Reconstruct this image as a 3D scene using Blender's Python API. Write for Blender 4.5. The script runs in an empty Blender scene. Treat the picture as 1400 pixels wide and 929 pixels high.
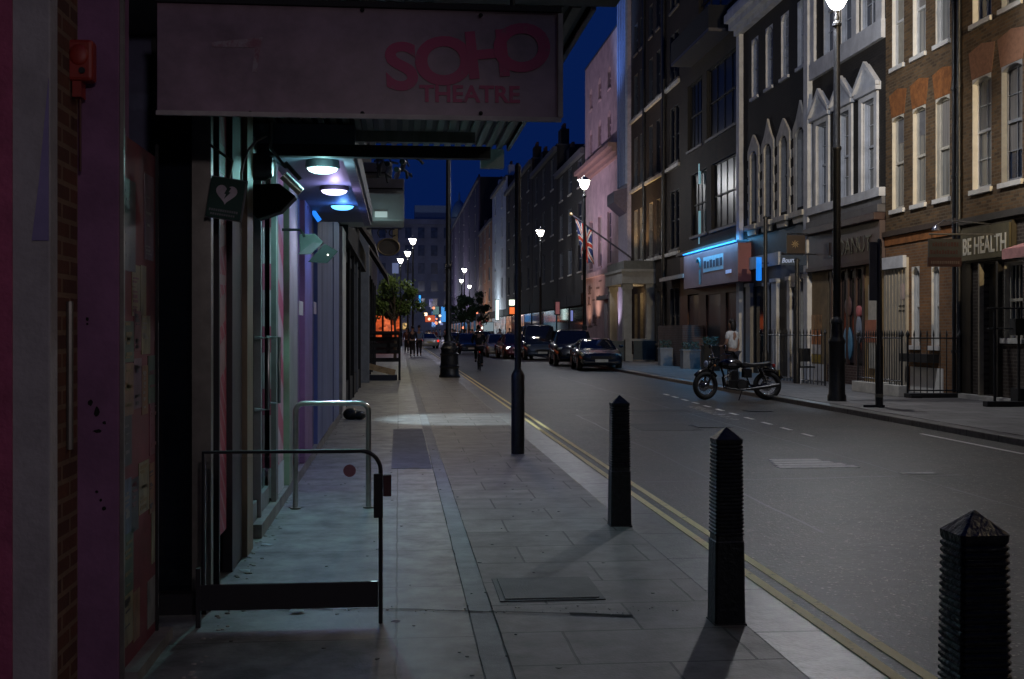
import bpy, bmesh, math, random
from mathutils import Vector, Matrix, Euler
random.seed(7)
C = bpy.context.scene.collection
R = math.radians
FPX, VPX, HZ = 1600.0, 545.0, 453.0
TH = math.atan((700 - VPX) / FPX)
SN, CS = math.sin(TH), math.cos(TH)

# ---------------------------------------------------------------- layout helpers
def Yat(px, X):
    k = (px - 700) / FPX
    return X * (CS - k * SN) / (SN + k * CS)
def Dep(X, Y): return X * SN + Y * CS
def Zat(px, py, X): return 1.5 - (py - HZ) * Dep(X, Yat(px, X)) / FPX
def XY(px, D):
    r = (px - 700) * D / FPX
    return Vector((r * CS + D * SN, D * CS - r * SN, 0))

# ---------------------------------------------------------------- materials
_m = {}
def mat(name, col, rough=.6, metal=0, var=.25, scale=6, bump=0, bscale=40, spec=.5, emit=None, es=1, stretch=None, coat=0):
    if name in _m: return _m[name]
    m = bpy.data.materials.new(name); m.use_nodes = True
    nt = m.node_tree; b = nt.nodes['Principled BSDF']
    b.inputs['Roughness'].default_value = rough; b.inputs['Metallic'].default_value = metal
    b.inputs['Specular IOR Level'].default_value = spec
    b.inputs['Coat Weight'].default_value = coat
    if emit:
        b.inputs['Emission Color'].default_value = (*emit, 1); b.inputs['Emission Strength'].default_value = es
    tc = nt.nodes.new('ShaderNodeTexCoord'); mp = nt.nodes.new('ShaderNodeMapping')
    nt.links.new(tc.outputs['Object'], mp.inputs[0])
    if stretch: mp.inputs['Scale'].default_value = stretch
    if var > 0:
        n = nt.nodes.new('ShaderNodeTexNoise'); n.inputs['Scale'].default_value = scale; n.inputs['Detail'].default_value = 6
        n.inputs['Roughness'].default_value = .65
        nt.links.new(mp.outputs[0], n.inputs['Vector'])
        r = nt.nodes.new('ShaderNodeValToRGB')
        r.color_ramp.elements[0].position = .3; r.color_ramp.elements[1].position = .72
        r.color_ramp.elements[0].color = (*[c * (1 - var) for c in col], 1)
        r.color_ramp.elements[1].color = (*[min(1, c * (1 + var)) for c in col], 1)
        nt.links.new(n.outputs['Fac'], r.inputs[0]); nt.links.new(r.outputs[0], b.inputs['Base Color'])
    else: b.inputs['Base Color'].default_value = (*col, 1)
    if bump > 0:
        n2 = nt.nodes.new('ShaderNodeTexNoise'); n2.inputs['Scale'].default_value = bscale; n2.inputs['Detail'].default_value = 4
        nt.links.new(mp.outputs[0], n2.inputs['Vector'])
        bp = nt.nodes.new('ShaderNodeBump'); bp.inputs['Strength'].default_value = bump; bp.inputs['Distance'].default_value = .02
        nt.links.new(n2.outputs['Fac'], bp.inputs['Height']); nt.links.new(bp.outputs[0], b.inputs['Normal'])
    _m[name] = m; return m

def brickmat(name, c1, c2, mortar, w=.225, h=.075, ms=.012, axes='YZ', rough=.85, var=.35, vscale=1.2, bump=.5, offset=.5, mortar_smooth=.1, aged=.0, bias=0, warp=.12):
    if name in _m: return _m[name]
    m = bpy.data.materials.new(name); m.use_nodes = True
    nt = m.node_tree; b = nt.nodes['Principled BSDF']; L = nt.links.new
    b.inputs['Roughness'].default_value = rough
    g = nt.nodes.new('ShaderNodeNewGeometry'); sp = nt.nodes.new('ShaderNodeSeparateXYZ'); cb = nt.nodes.new('ShaderNodeCombineXYZ')
    L(g.outputs['Position'], sp.inputs[0])
    L(sp.outputs['XYZ'.index(axes[0])], cb.inputs[0]); L(sp.outputs['XYZ'.index(axes[1])], cb.inputs[1])
    wn = nt.nodes.new('ShaderNodeTexNoise'); wn.inputs['Scale'].default_value = 3; wn.inputs['Detail'].default_value = 3
    L(cb.outputs[0], wn.inputs['Vector'])
    va = nt.nodes.new('ShaderNodeVectorMath'); va.operation = 'SCALE'; va.inputs['Scale'].default_value = min(w, h) * warp
    L(wn.outputs['Color'], va.inputs[0])
    ad = nt.nodes.new('ShaderNodeVectorMath'); L(cb.outputs[0], ad.inputs[0]); L(va.outputs[0], ad.inputs[1])
    t = nt.nodes.new('ShaderNodeTexBrick'); L(ad.outputs[0], t.inputs['Vector'])
    t.offset = offset; t.inputs['Scale'].default_value = 1; t.inputs['Brick Width'].default_value = w; t.inputs['Row Height'].default_value = h
    t.inputs['Mortar Size'].default_value = ms; t.inputs['Mortar Smooth'].default_value = mortar_smooth; t.inputs['Bias'].default_value = bias
    t.inputs['Color1'].default_value = (*c1, 1); t.inputs['Color2'].default_value = (*c2, 1); t.inputs['Mortar'].default_value = (*mortar, 1)
    n = nt.nodes.new('ShaderNodeTexNoise'); n.inputs['Scale'].default_value = vscale; n.inputs['Detail'].default_value = 8; n.inputs['Roughness'].default_value = .7
    L(g.outputs['Position'], n.inputs['Vector'])
    mr = nt.nodes.new('ShaderNodeMapRange'); mr.inputs[1].default_value = .3; mr.inputs[2].default_value = .7
    mr.inputs[3].default_value = 1 - var; mr.inputs[4].default_value = 1 + var; L(n.outputs['Fac'], mr.inputs[0])
    mx = nt.nodes.new('ShaderNodeVectorMath'); mx.operation = 'SCALE'; L(t.outputs['Color'], mx.inputs[0]); L(mr.outputs[0], mx.inputs['Scale'])
    L(mx.outputs[0], b.inputs['Base Color'])
    fn = nt.nodes.new('ShaderNodeTexNoise'); fn.inputs['Scale'].default_value = 60; L(g.outputs['Position'], fn.inputs['Vector'])
    sm = nt.nodes.new('ShaderNodeMath'); sm.operation = 'MULTIPLY_ADD'; L(fn.outputs['Fac'], sm.inputs[0]); sm.inputs[1].default_value = .3
    inv = nt.nodes.new('ShaderNodeMath'); inv.operation = 'SUBTRACT'; inv.inputs[0].default_value = 1; L(t.outputs['Fac'], inv.inputs[1]); L(inv.outputs[0], sm.inputs[2])
    bp = nt.nodes.new('ShaderNodeBump'); bp.inputs['Strength'].default_value = bump; bp.inputs['Distance'].default_value = .008
    L(sm.outputs[0], bp.inputs['Height']); L(bp.outputs[0], b.inputs['Normal'])
    _m[name] = m; return m

def speckmat(name, col, speck, rough=.6, patch=.35, pscale=.35, bump=.6, thr=.68, sscale=90, stain=None):
    """aggregate surface: large worn patches, fine grain, light stone flecks"""
    if name in _m: return _m[name]
    m = bpy.data.materials.new(name); m.use_nodes = True
    nt = m.node_tree; b = nt.nodes['Principled BSDF']; L = nt.links.new
    g = nt.nodes.new('ShaderNodeNewGeometry')
    def noise(s, d=4, r=.6, v=None):
        n = nt.nodes.new('ShaderNodeTexNoise'); n.inputs['Scale'].default_value = s; n.inputs['Detail'].default_value = d; n.inputs['Roughness'].default_value = r
        L(v or g.outputs['Position'], n.inputs['Vector']); return n
    big = noise(pscale, 8, .65); fine = noise(sscale, 2); mid = noise(9, 5, .7)
    mr = nt.nodes.new('ShaderNodeMapRange'); mr.inputs[1].default_value = .3; mr.inputs[2].default_value = .7; mr.inputs[3].default_value = 1 - patch; mr.inputs[4].default_value = 1 + patch
    L(big.outputs['Fac'], mr.inputs[0])
    m2 = nt.nodes.new('ShaderNodeMapRange'); m2.inputs[1].default_value = .3; m2.inputs[2].default_value = .7; m2.inputs[3].default_value = .75; m2.inputs[4].default_value = 1.25
    L(mid.outputs['Fac'], m2.inputs[0])
    mu = nt.nodes.new('ShaderNodeMath'); mu.operation = 'MULTIPLY'; L(mr.outputs[0], mu.inputs[0]); L(m2.outputs[0], mu.inputs[1])
    sc = nt.nodes.new('ShaderNodeVectorMath'); sc.operation = 'SCALE'; sc.inputs[0].default_value = col; L(mu.outputs[0], sc.inputs['Scale'])
    fr = nt.nodes.new('ShaderNodeMapRange'); fr.inputs[1].default_value = thr; fr.inputs[2].default_value = thr + .06; L(fine.outputs['Fac'], fr.inputs[0])
    mx = nt.nodes.new('ShaderNodeMix'); mx.data_type = 'RGBA'; L(fr.outputs[0], mx.inputs[0]); L(sc.outputs[0], mx.inputs[6]); mx.inputs[7].default_value = (*speck, 1)
    L(mx.outputs[2], b.inputs['Base Color'])
    rr = nt.nodes.new('ShaderNodeMapRange'); rr.inputs[3].default_value = rough - .15; rr.inputs[4].default_value = rough + .15; L(mid.outputs['Fac'], rr.inputs[0]); L(rr.outputs[0], b.inputs['Roughness'])
    bp = nt.nodes.new('ShaderNodeBump'); bp.inputs['Strength'].default_value = bump; bp.inputs['Distance'].default_value = .006
    L(fine.outputs['Fac'], bp.inputs['Height']); L(bp.outputs[0], b.inputs['Normal'])
    _m[name] = m; return m

def paintmat(name, col, under, wear=.5, rough=.6, scale=14):
    """worn road paint: paint broken up by noise over the asphalt colour"""
    if name in _m: return _m[name]
    m = bpy.data.materials.new(name); m.use_nodes = True
    nt = m.node_tree; b = nt.nodes['Principled BSDF']; L = nt.links.new
    g = nt.nodes.new('ShaderNodeNewGeometry'); n = nt.nodes.new('ShaderNodeTexNoise'); n.inputs['Scale'].default_value = scale; n.inputs['Detail'].default_value = 8; n.inputs['Roughness'].default_value = .75
    L(g.outputs['Position'], n.inputs['Vector'])
    mr = nt.nodes.new('ShaderNodeMapRange'); mr.inputs[1].default_value = wear - .06; mr.inputs[2].default_value = wear + .08; L(n.outputs['Fac'], mr.inputs[0])
    mx = nt.nodes.new('ShaderNodeMix'); mx.data_type = 'RGBA'; L(mr.outputs[0], mx.inputs[0]); mx.inputs[6].default_value = (*col, 1); mx.inputs[7].default_value = (*under, 1)
    L(mx.outputs[2], b.inputs['Base Color']); b.inputs['Roughness'].default_value = rough
    _m[name] = m; return m

# ---------------------------------------------------------------- mesh builder
class MB:
    def __init__(s): s.bm = bmesh.new()
    def box(s, x0, x1, y0, y1, z0, z1, M=None):
        vs = [s.bm.verts.new(Vector(p)) for p in ((x0,y0,z0),(x1,y0,z0),(x1,y1,z0),(x0,y1,z0),(x0,y0,z1),(x1,y0,z1),(x1,y1,z1),(x0,y1,z1))]
        if M is not None:
            for v in vs: v.co = M @ v.co
        for f in ((0,3,2,1),(4,5,6,7),(0,1,5,4),(1,2,6,5),(2,3,7,6),(3,0,4,7)): s.bm.faces.new([vs[i] for i in f])
        return s
    def prism(s, pts, a, b, axis='X'):
        """pts 2-D outline; X: (y,z) outline, Y: (x,z), Z: (x,y)"""
        def P(p, t): return {'X': (t, p[0], p[1]), 'Y': (p[0], t, p[1]), 'Z': (p[0], p[1], t)}[axis]
        A = [s.bm.verts.new(P(p, a)) for p in pts]; B = [s.bm.verts.new(P(p, b)) for p in pts]
        n = len(pts)
        s.bm.faces.new(A[::-1]); s.bm.faces.new(B)
        for i in range(n): s.bm.faces.new((A[i], A[(i+1) % n], B[(i+1) % n], B[i]))
        return s
    def tube(s, pts, r, n=10, cap=True):
        pts = [Vector(p) for p in pts]; rs = r if isinstance(r, (list, tuple)) else [r] * len(pts)
        rings = []; up = None
        for i, p in enumerate(pts):
            d = (pts[min(i+1, len(pts)-1)] - pts[max(i-1, 0)]).normalized()
            if up is None: up = Vector((0, 0, 1)) if abs(d.z) < .9 else Vector((1, 0, 0))
            u = d.cross(up).normalized(); v = u.cross(d).normalized(); up = v
            rings.append([s.bm.verts.new(p + (u * math.cos(t) + v * math.sin(t)) * rs[i]) for t in [2 * math.pi * k / n for k in range(n)]])
        for a, b in zip(rings, rings[1:]):
            for k in range(n): s.bm.faces.new((a[k], a[(k+1) % n], b[(k+1) % n], b[k]))
        if cap: s.bm.faces.new(rings[0][::-1]); s.bm.faces.new(rings[-1])
        return s
    def lathe(s, prof, c=(0,0,0), n=20, axis='Z', M=None):
        rings = []
        for r, z in prof:
            ring = []
            for k in range(n):
                t = 2 * math.pi * k / n; x, y = r * math.cos(t), r * math.sin(t)
                p = Vector((x, y, z)) if axis == 'Z' else (Vector((z, x, y)) if axis == 'X' else Vector((x, z, y)))
                if M is not None: p = M @ p
                ring.append(s.bm.verts.new(p + Vector(c)))
            rings.append(ring)
        for a, b in zip(rings, rings[1:]):
            for k in range(n): s.bm.faces.new((a[k], a[(k+1) % n], b[(k+1) % n], b[k]))
        s.bm.faces.new(rings[0][::-1]); s.bm.faces.new(rings[-1]); return s
    def ring(s, c, R_, r, axis='X', n=28, m=8, M=None, a0=0, a1=2*math.pi):
        full = abs(a1 - a0 - 2*math.pi) < 1e-6; rings = []
        cnt = n if full else n + 1
        for i in range(cnt):
            t = a0 + (a1 - a0) * i / n; rg = []
            for k in range(m):
                p = 2*math.pi*k/m; rr = R_ + r * math.cos(p); h = r * math.sin(p)
                a, b = rr * math.cos(t), rr * math.sin(t)
                q = {'X': Vector((h, a, b)), 'Y': Vector((a, h, b)), 'Z': Vector((a, b, h))}[axis]
                if M is not None: q = M @ q
                rg.append(s.bm.verts.new(q + Vector(c)))
            rings.append(rg)
        for i in range(cnt if full else cnt - 1):
            a, b = rings[i], rings[(i+1) % cnt]
            for k in range(m): s.bm.faces.new((a[k], a[(k+1) % m], b[(k+1) % m], b[k]))
        if not full: s.bm.faces.new(rings[0][::-1]); s.bm.faces.new(rings[-1])
        return s
    def ball(s, c, r, sc=(1,1,1), u=14, v=10, M=None):
        mm = Matrix.Translation(c) @ (M or Matrix.Identity(4)) @ Matrix.Diagonal((*sc, 1))
        bmesh.ops.create_uvsphere(s.bm, u_segments=u, v_segments=v, radius=r, matrix=mm); return s
    def build(s, name, m, parent=None, smooth=False, bevel=0, origin=None, sub=0):
        bm = s.bm; bmesh.ops.recalc_face_normals(bm, faces=bm.faces[:])
        me = bpy.data.meshes.new(name)
        o = bpy.data.objects.new(name, me); C.objects.link(o)
        if parent is not None: w = Vector(parent['_w'])
        else: w = Vector(origin) if origin is not None else Vector((0, 0, 0))
        bmesh.ops.translate(bm, verts=bm.verts[:], vec=-w)
        bm.to_mesh(me); bm.free()
        if parent is not None: o.parent = parent
        else: o.location = w
        o['_w'] = list(w)
        for x in (m if isinstance(m, list) else [m]): me.materials.append(x)
        if smooth:
            for p in me.polygons: p.use_smooth = True
            if smooth == 'auto': me.set_sharp_from_angle(angle=R(40))
        if bevel:
            b = o.modifiers.new('bevel', 'BEVEL'); b.width = bevel; b.segments = 2; b.limit_method = 'ANGLE'
        if sub:
            b = o.modifiers.new('sub', 'SUBSURF'); b.levels = sub; b.render_levels = sub
        return o

def tag(o, label=None, cat=None, group=None, kind=None):
    if label: o['label'] = label
    if cat: o['category'] = cat
    if group: o['group'] = group
    if kind: o['kind'] = kind
    return o
def thing(name, loc, label, cat, group=None, rz=0):
    o = bpy.data.objects.new(name, None); C.objects.link(o); o.location = loc; o.empty_display_size = .3
    o['_w'] = list(loc); o.rotation_euler.z = rz
    return tag(o, label, cat, group)
def struct(name, mb, m, **k):
    return tag(mb.build(name, m, **k), kind='structure')
def copy_tree(o, parent=None):
    c = o.copy(); C.objects.link(c)
    if parent is not None: c.parent = parent
    for ch in list(o.children):
        copy_tree(ch, c)
    return c
def text_mesh(txt, size, offset=0, extrude=.004, shear=0, space=1.0):
    cu = bpy.data.curves.new('t', 'FONT'); cu.body = txt; cu.size = size; cu.offset = offset; cu.extrude = extrude; cu.shear = shear; cu.space_character = space
    cu.align_x = 'LEFT'; cu.resolution_u = 6
    ob = bpy.data.objects.new('t', cu); C.objects.link(ob)
    dg = bpy.context.evaluated_depsgraph_get(); me = bpy.data.meshes.new_from_object(ob.evaluated_get(dg))
    bpy.data.objects.remove(ob); return me
def text_obj(name, txt, size, M, m, parent=None, **k):
    """M takes text-space (x right, y up, z toward the reader) to the world"""
    me = text_mesh(txt, size, **k); bm = bmesh.new(); bm.from_mesh(me); bmesh.ops.transform(bm, matrix=M, verts=bm.verts[:])
    mb = MB(); mb.bm.free(); mb.bm = bm; return mb.build(name, m, parent)
def M_faceY(x, y, z, roll=0, sx=1, sy=1):   # reads from -Y (towards the camera)
    return Matrix.Translation((x, y, z)) @ Matrix.Rotation(R(90), 4, 'X') @ Matrix.Rotation(roll, 4, 'Z') @ Matrix.Diagonal((sx, sy, 1, 1))
def M_faceX(x, y, z, sx=1, sy=1):   # on the right-hand facades, reads from -X (towards decreasing Y)
    return Matrix.Translation((x, y, z)) @ Matrix.Rotation(R(-90), 4, 'Z') @ Matrix.Rotation(R(90), 4, 'X') @ Matrix.Diagonal((sx, sy, 1, 1))
def light(name, kind, loc, power, col, parent=None, target=None, size=.1, cone=120, blend=.6):
    l = bpy.data.lights.new(name, kind); l.energy = power; l.color = col; l.shadow_soft_size = size
    if kind == 'SPOT': l.spot_size = R(cone); l.spot_blend = blend
    o = bpy.data.objects.new(name, l); C.objects.link(o); loc = Vector(loc)
    w = Vector(parent['_w']) if parent is not None else Vector((0,0,0))
    o.location = loc - w
    if target is not None: o.rotation_euler = (Vector(target) - loc).to_track_quat('-Z', 'Y').to_euler()
    if parent is not None: o.parent = parent
    return o

# ---------------------------------------------------------------- material set
asph = speckmat('asphalt', (.040,.033,.026), (.30,.27,.23), rough=.5, patch=.6, pscale=.7, thr=.625, sscale=36, bump=1.0)
concrete = brickmat('footway_concrete', (.21,.215,.215), (.17,.178,.18), (.07,.07,.07), w=1.42, h=1.15, ms=.006, warp=.02, axes='XY', rough=.48, var=.75, vscale=3.2, bump=.5, offset=0)
strip_st = speckmat('granite_strip', (.25,.245,.24), (.42,.42,.40), rough=.6, patch=.3, pscale=2, thr=.62, sscale=140, bump=.3)
slabs = brickmat('paving_slabs', (.19,.175,.165), (.145,.135,.13), (.045,.042,.04), w=.82, h=.58, ms=.007, warp=.025, axes='XY', rough=.52, var=.55, vscale=3.0, bump=.9)
slabs2 = brickmat('paving_slabs_far_side', (.20,.19,.18), (.15,.14,.135), (.05,.045,.04), w=.75, h=.6, ms=.01, warp=.025, axes='XY', rough=.65, var=.3, vscale=1.3, bump=.6)
kerbm = brickmat('granite_kerb', (.18,.175,.165), (.12,.118,.112), (.03,.03,.03), w=5, h=.95, ms=.012, axes='XY', rough=.38, var=.5, vscale=11, bump=1, offset=0, warp=.01)
ground_m = mat('dark_ground', (.05,.05,.05), .9)
brickA = brickmat('stock_brick', (.16,.092,.040), (.062,.036,.018), (.12,.088,.052), rough=.88, var=.35, vscale=.9)
brickD = brickmat('sooty_brick', (.016,.013,.012), (.009,.008,.008), (.018,.016,.015), rough=.85, var=.3, vscale=.8)
brickE = brickmat('brown_brick', (.034,.021,.013), (.020,.013,.009), (.028,.021,.016), rough=.88, var=.35, vscale=.7)
brickR = brickmat('red_return_brick', (.11,.038,.02), (.065,.024,.016), (.15,.095,.06), w=.225, h=.075, ms=.011, axes='YZ', var=.35, vscale=3)
archm = brickmat('orange_arch_brick', (.42,.15,.035), (.34,.11,.03), (.30,.14,.06), w=.075, h=.3, ms=.006, var=.25, vscale=2)
pinkw = mat('pink_stucco', (.44,.32,.32), .8, var=.25, scale=1.2, bump=.2)
stucco = mat('grey_white_stucco', (.58,.60,.64), .75, var=.22, scale=2.2, bump=.15)
stone = mat('portland_stone', (.56,.54,.49), .8, var=.3, scale=2.5, bump=.25)
whitep = mat('white_sash_paint', (.66,.65,.62), .45, var=.12, scale=5)
creamp = mat('cream_blind', (.60,.55,.45), .7, var=.15, scale=3)
greyp = mat('grey_paint', (.22,.23,.25), .55, var=.2, scale=4)
blackp = mat('black_gloss_paint', (.013,.014,.017), .36, var=.75, scale=26, bump=.35, bscale=45)
blackm = mat('black_matt', (.009,.009,.011), .7, var=.3)
darkwood = mat('dark_timber_shopfront', (.055,.028,.024), .5, var=.35, scale=6, stretch=(1,1,.3))
glassm = mat('dark_window_glass', (.012,.016,.024), .07, var=.5, scale=.7, spec=.8)
glassw = mat('curtained_window_glass', (.20,.20,.19), .25, var=.4, scale=1.5, stretch=(1,6,.4), spec=.8)
glassb = mat('blue_grey_glass', (.035,.05,.09), .15, var=.5, scale=1, spec=.8)
steel = mat('brushed_steel', (.50,.50,.50), .28, metal=1, var=.15, scale=20)
slate = mat('slate_roof', (.035,.037,.045), .7, var=.3)
def emisn(name, col, s, scale=1.6, dark=.25):
    """lit interior seen through glass: uneven brightness with mullion-like breaks"""
    if name in _m: return _m[name]
    m = bpy.data.materials.new(name); m.use_nodes = True; nt = m.node_tree; b = nt.nodes['Principled BSDF']; L = nt.links.new
    g = nt.nodes.new('ShaderNodeNewGeometry'); v = nt.nodes.new('ShaderNodeTexVoronoi'); v.inputs['Scale'].default_value = scale; v.distance = 'CHEBYCHEV'
    L(g.outputs['Position'], v.inputs['Vector'])
    n = nt.nodes.new('ShaderNodeTexNoise'); n.inputs['Scale'].default_value = scale * 1.7; n.inputs['Detail'].default_value = 4; L(g.outputs['Position'], n.inputs['Vector'])
    sp = nt.nodes.new('ShaderNodeSeparateColor'); L(v.outputs['Color'], sp.inputs[0])
    mu = nt.nodes.new('ShaderNodeMath'); mu.operation = 'MULTIPLY'; L(sp.outputs[0], mu.inputs[0]); L(n.outputs['Fac'], mu.inputs[1])
    mr = nt.nodes.new('ShaderNodeMapRange'); mr.inputs[1].default_value = .05; mr.inputs[2].default_value = .5; mr.inputs[3].default_value = dark * s; mr.inputs[4].default_value = s * 1.6; L(mu.outputs[0], mr.inputs[0])
    L(mr.outputs[0], b.inputs['Emission Strength']); b.inputs['Emission Color'].default_value = (*col, 1); b.inputs['Base Color'].default_value = (.02,.02,.02,1); b.inputs['Roughness'].default_value = .1
    _m[name] = m; return m
def emis(name, col, s): return mat(name, col, .5, var=0, emit=col, es=s)
lampglow = emis('lamp_lit_glass', (1,.93,.80), 14)

# ---------------------------------------------------------------- world
w = bpy.data.worlds.new('World'); bpy.context.scene.world = w; w.use_nodes = True
nt = w.node_tree; bg = nt.nodes['Background']
sky = nt.nodes.new('ShaderNodeTexSky'); sky.sky_type = 'NISHITA'; sky.sun_disc = False
sky.sun_elevation = R(-4.5); sky.sun_rotation = R(250)
tint = nt.nodes.new('ShaderNodeMix'); tint.data_type = 'RGBA'; tint.blend_type = 'MULTIPLY'; tint.inputs[0].default_value = 1
tint.inputs[7].default_value = (.1, .25, .5, 1)
nt.links.new(sky.outputs[0], tint.inputs[6])
dusk = nt.nodes.new('ShaderNodeMix'); dusk.data_type = 'RGBA'; dusk.blend_type = 'ADD'; dusk.inputs[0].default_value = 1; dusk.clamp_result = False
nt.links.new(tint.outputs[2], dusk.inputs[6]); dusk.inputs[7].default_value = (.0009, .0085, .062, 1)   # last blue of dusk
nt.links.new(dusk.outputs[2], bg.inputs[0]); bg.inputs[1].default_value = 1.0

# ---------------------------------------------------------------- ground
RZ = -.10
struct('ground', MB().box(-160, 180, -60, 420, -.6, -.14), ground_m)
struct('road', MB().box(2.12, 8.62, -20, 300, -.16, RZ), asph)
struct('pavement_near_side', MB().box(-1.9, .37, -20, 300, -.2, 0), concrete)
struct('paving_strip', MB().box(.372, .5, -20, 300, -.2, 0), strip_st)
struct('paving_slabs', MB().box(.502, 1.76, -20, 300, -.2, 0), slabs)
struct('kerb_near_side', MB().box(1.762, 2.12, -20, 300, -.2, -.004), kerbm, bevel=.012)
struct('kerb_far_side', MB().box(8.62, 8.9, -20, 300, -.2, .0), kerbm, bevel=.012)
struct('pavement_far_side', MB().box(8.902, 13.2, -20, 300, -.2, .004), slabs2)
ymat = paintmat('yellow_line_paint', (.82,.68,.30), (.10,.09,.07), wear=.63)
wmat = paintmat('worn_white_paint', (.75,.73,.68), (.09,.085,.08), wear=.62)
mk = MB()
for a in (2.255, 2.405):
    y = -19
    while y < 120:
        d = random.uniform(1.5, 4)
        mk.box(a + random.uniform(-.004, .004), a + .062, y, y + d - .004, RZ + .002, RZ + .006); y += d
struct('double_yellow_lines', mk, ymat)
mk = MB()
for i in range(11):
    y = 17.2 + i * 1.15; x = 6.22 + .045 * i
    mk.box(x, x + .07, y, y + .5, RZ + .002, RZ + .006)
y = 13.75
for i in range(4):
    mk.box(4.42 + i * .05, 5.38 - i * .06, 13.25 + i * .24, 13.25 + i * .24 + .215, RZ + .002, RZ + .006)
mk.box(8.05, 8.12, 14.5, 17.5, RZ + .002, RZ + .006)
mk.box(5.6, 6.0, 12.6, 12.7, RZ+.002, RZ+.006)
struct('white_road_markings', mk, wmat)
mk = MB()
for i in range(7):
    mk.box(5.95 + .02 * i, 6.15 + .03 * i, 20.6 + i * .55, 20.6 + i * .55 + .38, RZ + .002, RZ + .006)
struct('faded_road_marking', mk, paintmat('faded_white_paint', (.40,.38,.35), (.07,.065,.06), wear=.47))
# patches, covers and the broken joint in the footway
patchm = speckmat('fresh_tarmac_patch', (.165,.158,.18), (.2,.2,.2), rough=.7, patch=.25, pscale=2)
struct('tarmac_patch', MB().box(-.08, .36, 12.8, 18.0, .001, .004), patchm)
oldp = speckmat('old_asphalt_patch', (.032,.032,.034), (.16,.15,.14), rough=.6, patch=.3, pscale=2, sscale=60)
mp_ = MB(); mp_.box(3.9, 4.9, 18.5, 19.9, RZ+.001, RZ+.003).box(4.6, 5.8, 22.8, 23.4, RZ+.001, RZ+.003)
struct('road_repair_patches', mp_, oldp)
dark_gap = mat('dirt_in_gap', (.008,.008,.008), .95)
cr = MB(); pts = []
x = -.95
while x < 1.25:
    pts.append((x, 6.33 - .09 * x - .12 * max(0, x) + random.uniform(-.012, .012))); x += random.uniform(.05, .13)
for (a, b) in zip(pts, pts[1:]):
    t = random.uniform(.003, .011) + (.014 if a[0] > .8 else 0)
    q = [cr.bm.verts.new((a[0], a[1] - t, .005)), cr.bm.verts.new((b[0], b[1] - t, .005)), cr.bm.verts.new((b[0], b[1] + t, .005)), cr.bm.verts.new((a[0], a[1] + t, .005))]
    cr.bm.faces.new(q)
for xx, y0, y1 in ((.372, 4.2, 14), (.501, 4.2, 12)):
    y = y0; px_ = xx
    while y < y1:
        y2 = y + random.uniform(.12, .3); nx = xx + random.uniform(-.003, .003); t = random.uniform(.001, .0035)
        q = [cr.bm.verts.new((px_ - t, y, .0055)), cr.bm.verts.new((px_ + t, y, .0055)), cr.bm.verts.new((nx + t, y2, .0055)), cr.bm.verts.new((nx - t, y2, .0055))]
        cr.bm.faces.new(q); y, px_ = y2, nx
struct('pavement_cracks', cr, dark_gap)
# litter and grit along the crack, and old gum trodden into the paving
gum = MB(); rr = random.Random(77)
for i in range(130):
    x = rr.uniform(-.95, 1.7); y = rr.uniform(3.8, 22); r = rr.uniform(.006, .014)
    gum.prism([(x + r*math.cos(q)*rr.uniform(.7,1.2), y + r*math.sin(q)*rr.uniform(.7,1.2)) for q in [k*math.pi/4 for k in range(8)]], .0012, .0035, 'Z')
tag(gum.build('gum_spots', mat('old_gum', (.10,.10,.10), .7)), kind='stuff')
lit = MB()
for i in range(160):
    y = random.uniform(4.4, 20); x = (-1.0 if y > 6.4 else -.95) + abs(random.gauss(0, .05)); r = random.uniform(.004, .012)
    lit.ball((x, y, r * .3), r, (1.4, 1, .5), 6, 4)
for i in range(70):
    x = random.uniform(-.9, 1.5); y = 6.33 - .1 * x + random.gauss(0, .05); r = random.uniform(.003, .009)
    lit.ball((x, y, .004 + r * .4), r, (1, 1, .5), 6, 4)
tag(lit.build('grit', mat('pale_grit', (.35,.34,.32), .8)), kind='stuff')

def cover(x0, x1, y0, y1, z, label, m):
    t = thing('service_cover', ((x0+x1)/2, (y0+y1)/2, z), label, 'manhole cover')
    MB().box(x0, x1, y0, y1, z + .001, z + .006).build('cover_frame', m, t)
    MB().box(x0+.03, x1-.03, y0+.03, y1-.03, z + .007, z + .012).build('cover_plate', m, t)
ironm = mat('worn_iron', (.07,.07,.072), .5, metal=.6, var=.4, scale=10, bump=.6, bscale=70)
covm = speckmat('infill_cover', (.10,.098,.095), (.2,.2,.19), rough=.6, patch=.3, pscale=3, sscale=90)
cover(.56, 1.15, 6.45, 7.05, .0, 'rectangular service cover set in the paving left of the middle bollard', covm)
cover(4.9, 5.5, 18.9, 19.5, RZ, 'square iron cover in the road beyond the worn white patch', ironm)
cover(6.9, 7.4, 22.6, 23.1, RZ, 'small iron cover in the road in front of the motorcycle', ironm)
tar = MB(); rr = random.Random(8)
for (xa, ya_, dx, dy, n_) in ((5.62, 6, .0, .5, 70), (3.35, 9, .0, .5, 26), (3.35, 22, .45, .02, 10), (2.6, 12.2, .4, .03, 9), (4.0, 28, .4, .0, 11)):
    x, y = xa, ya_
    for k in range(n_):
        nx, ny = x + dx + rr.uniform(-.02, .02), y + dy + rr.uniform(-.02, .02); t = rr.uniform(.006, .016); sx_, sy_ = (t, 0) if dy > dx else (0, t * 2)
        tar.bm.faces.new([tar.bm.verts.new((x - sx_, y - sy_, RZ + .0025)), tar.bm.verts.new((x + sx_, y + sy_, RZ + .0025)), tar.bm.verts.new((nx + sx_, ny + sy_, RZ + .0025)), tar.bm.verts.new((nx - sx_, ny - sy_, RZ + .0025))])
        x, y = nx, ny
struct('tar_seams', tar, mat('tar_seam', (.018,.017,.016), .35))
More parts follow.
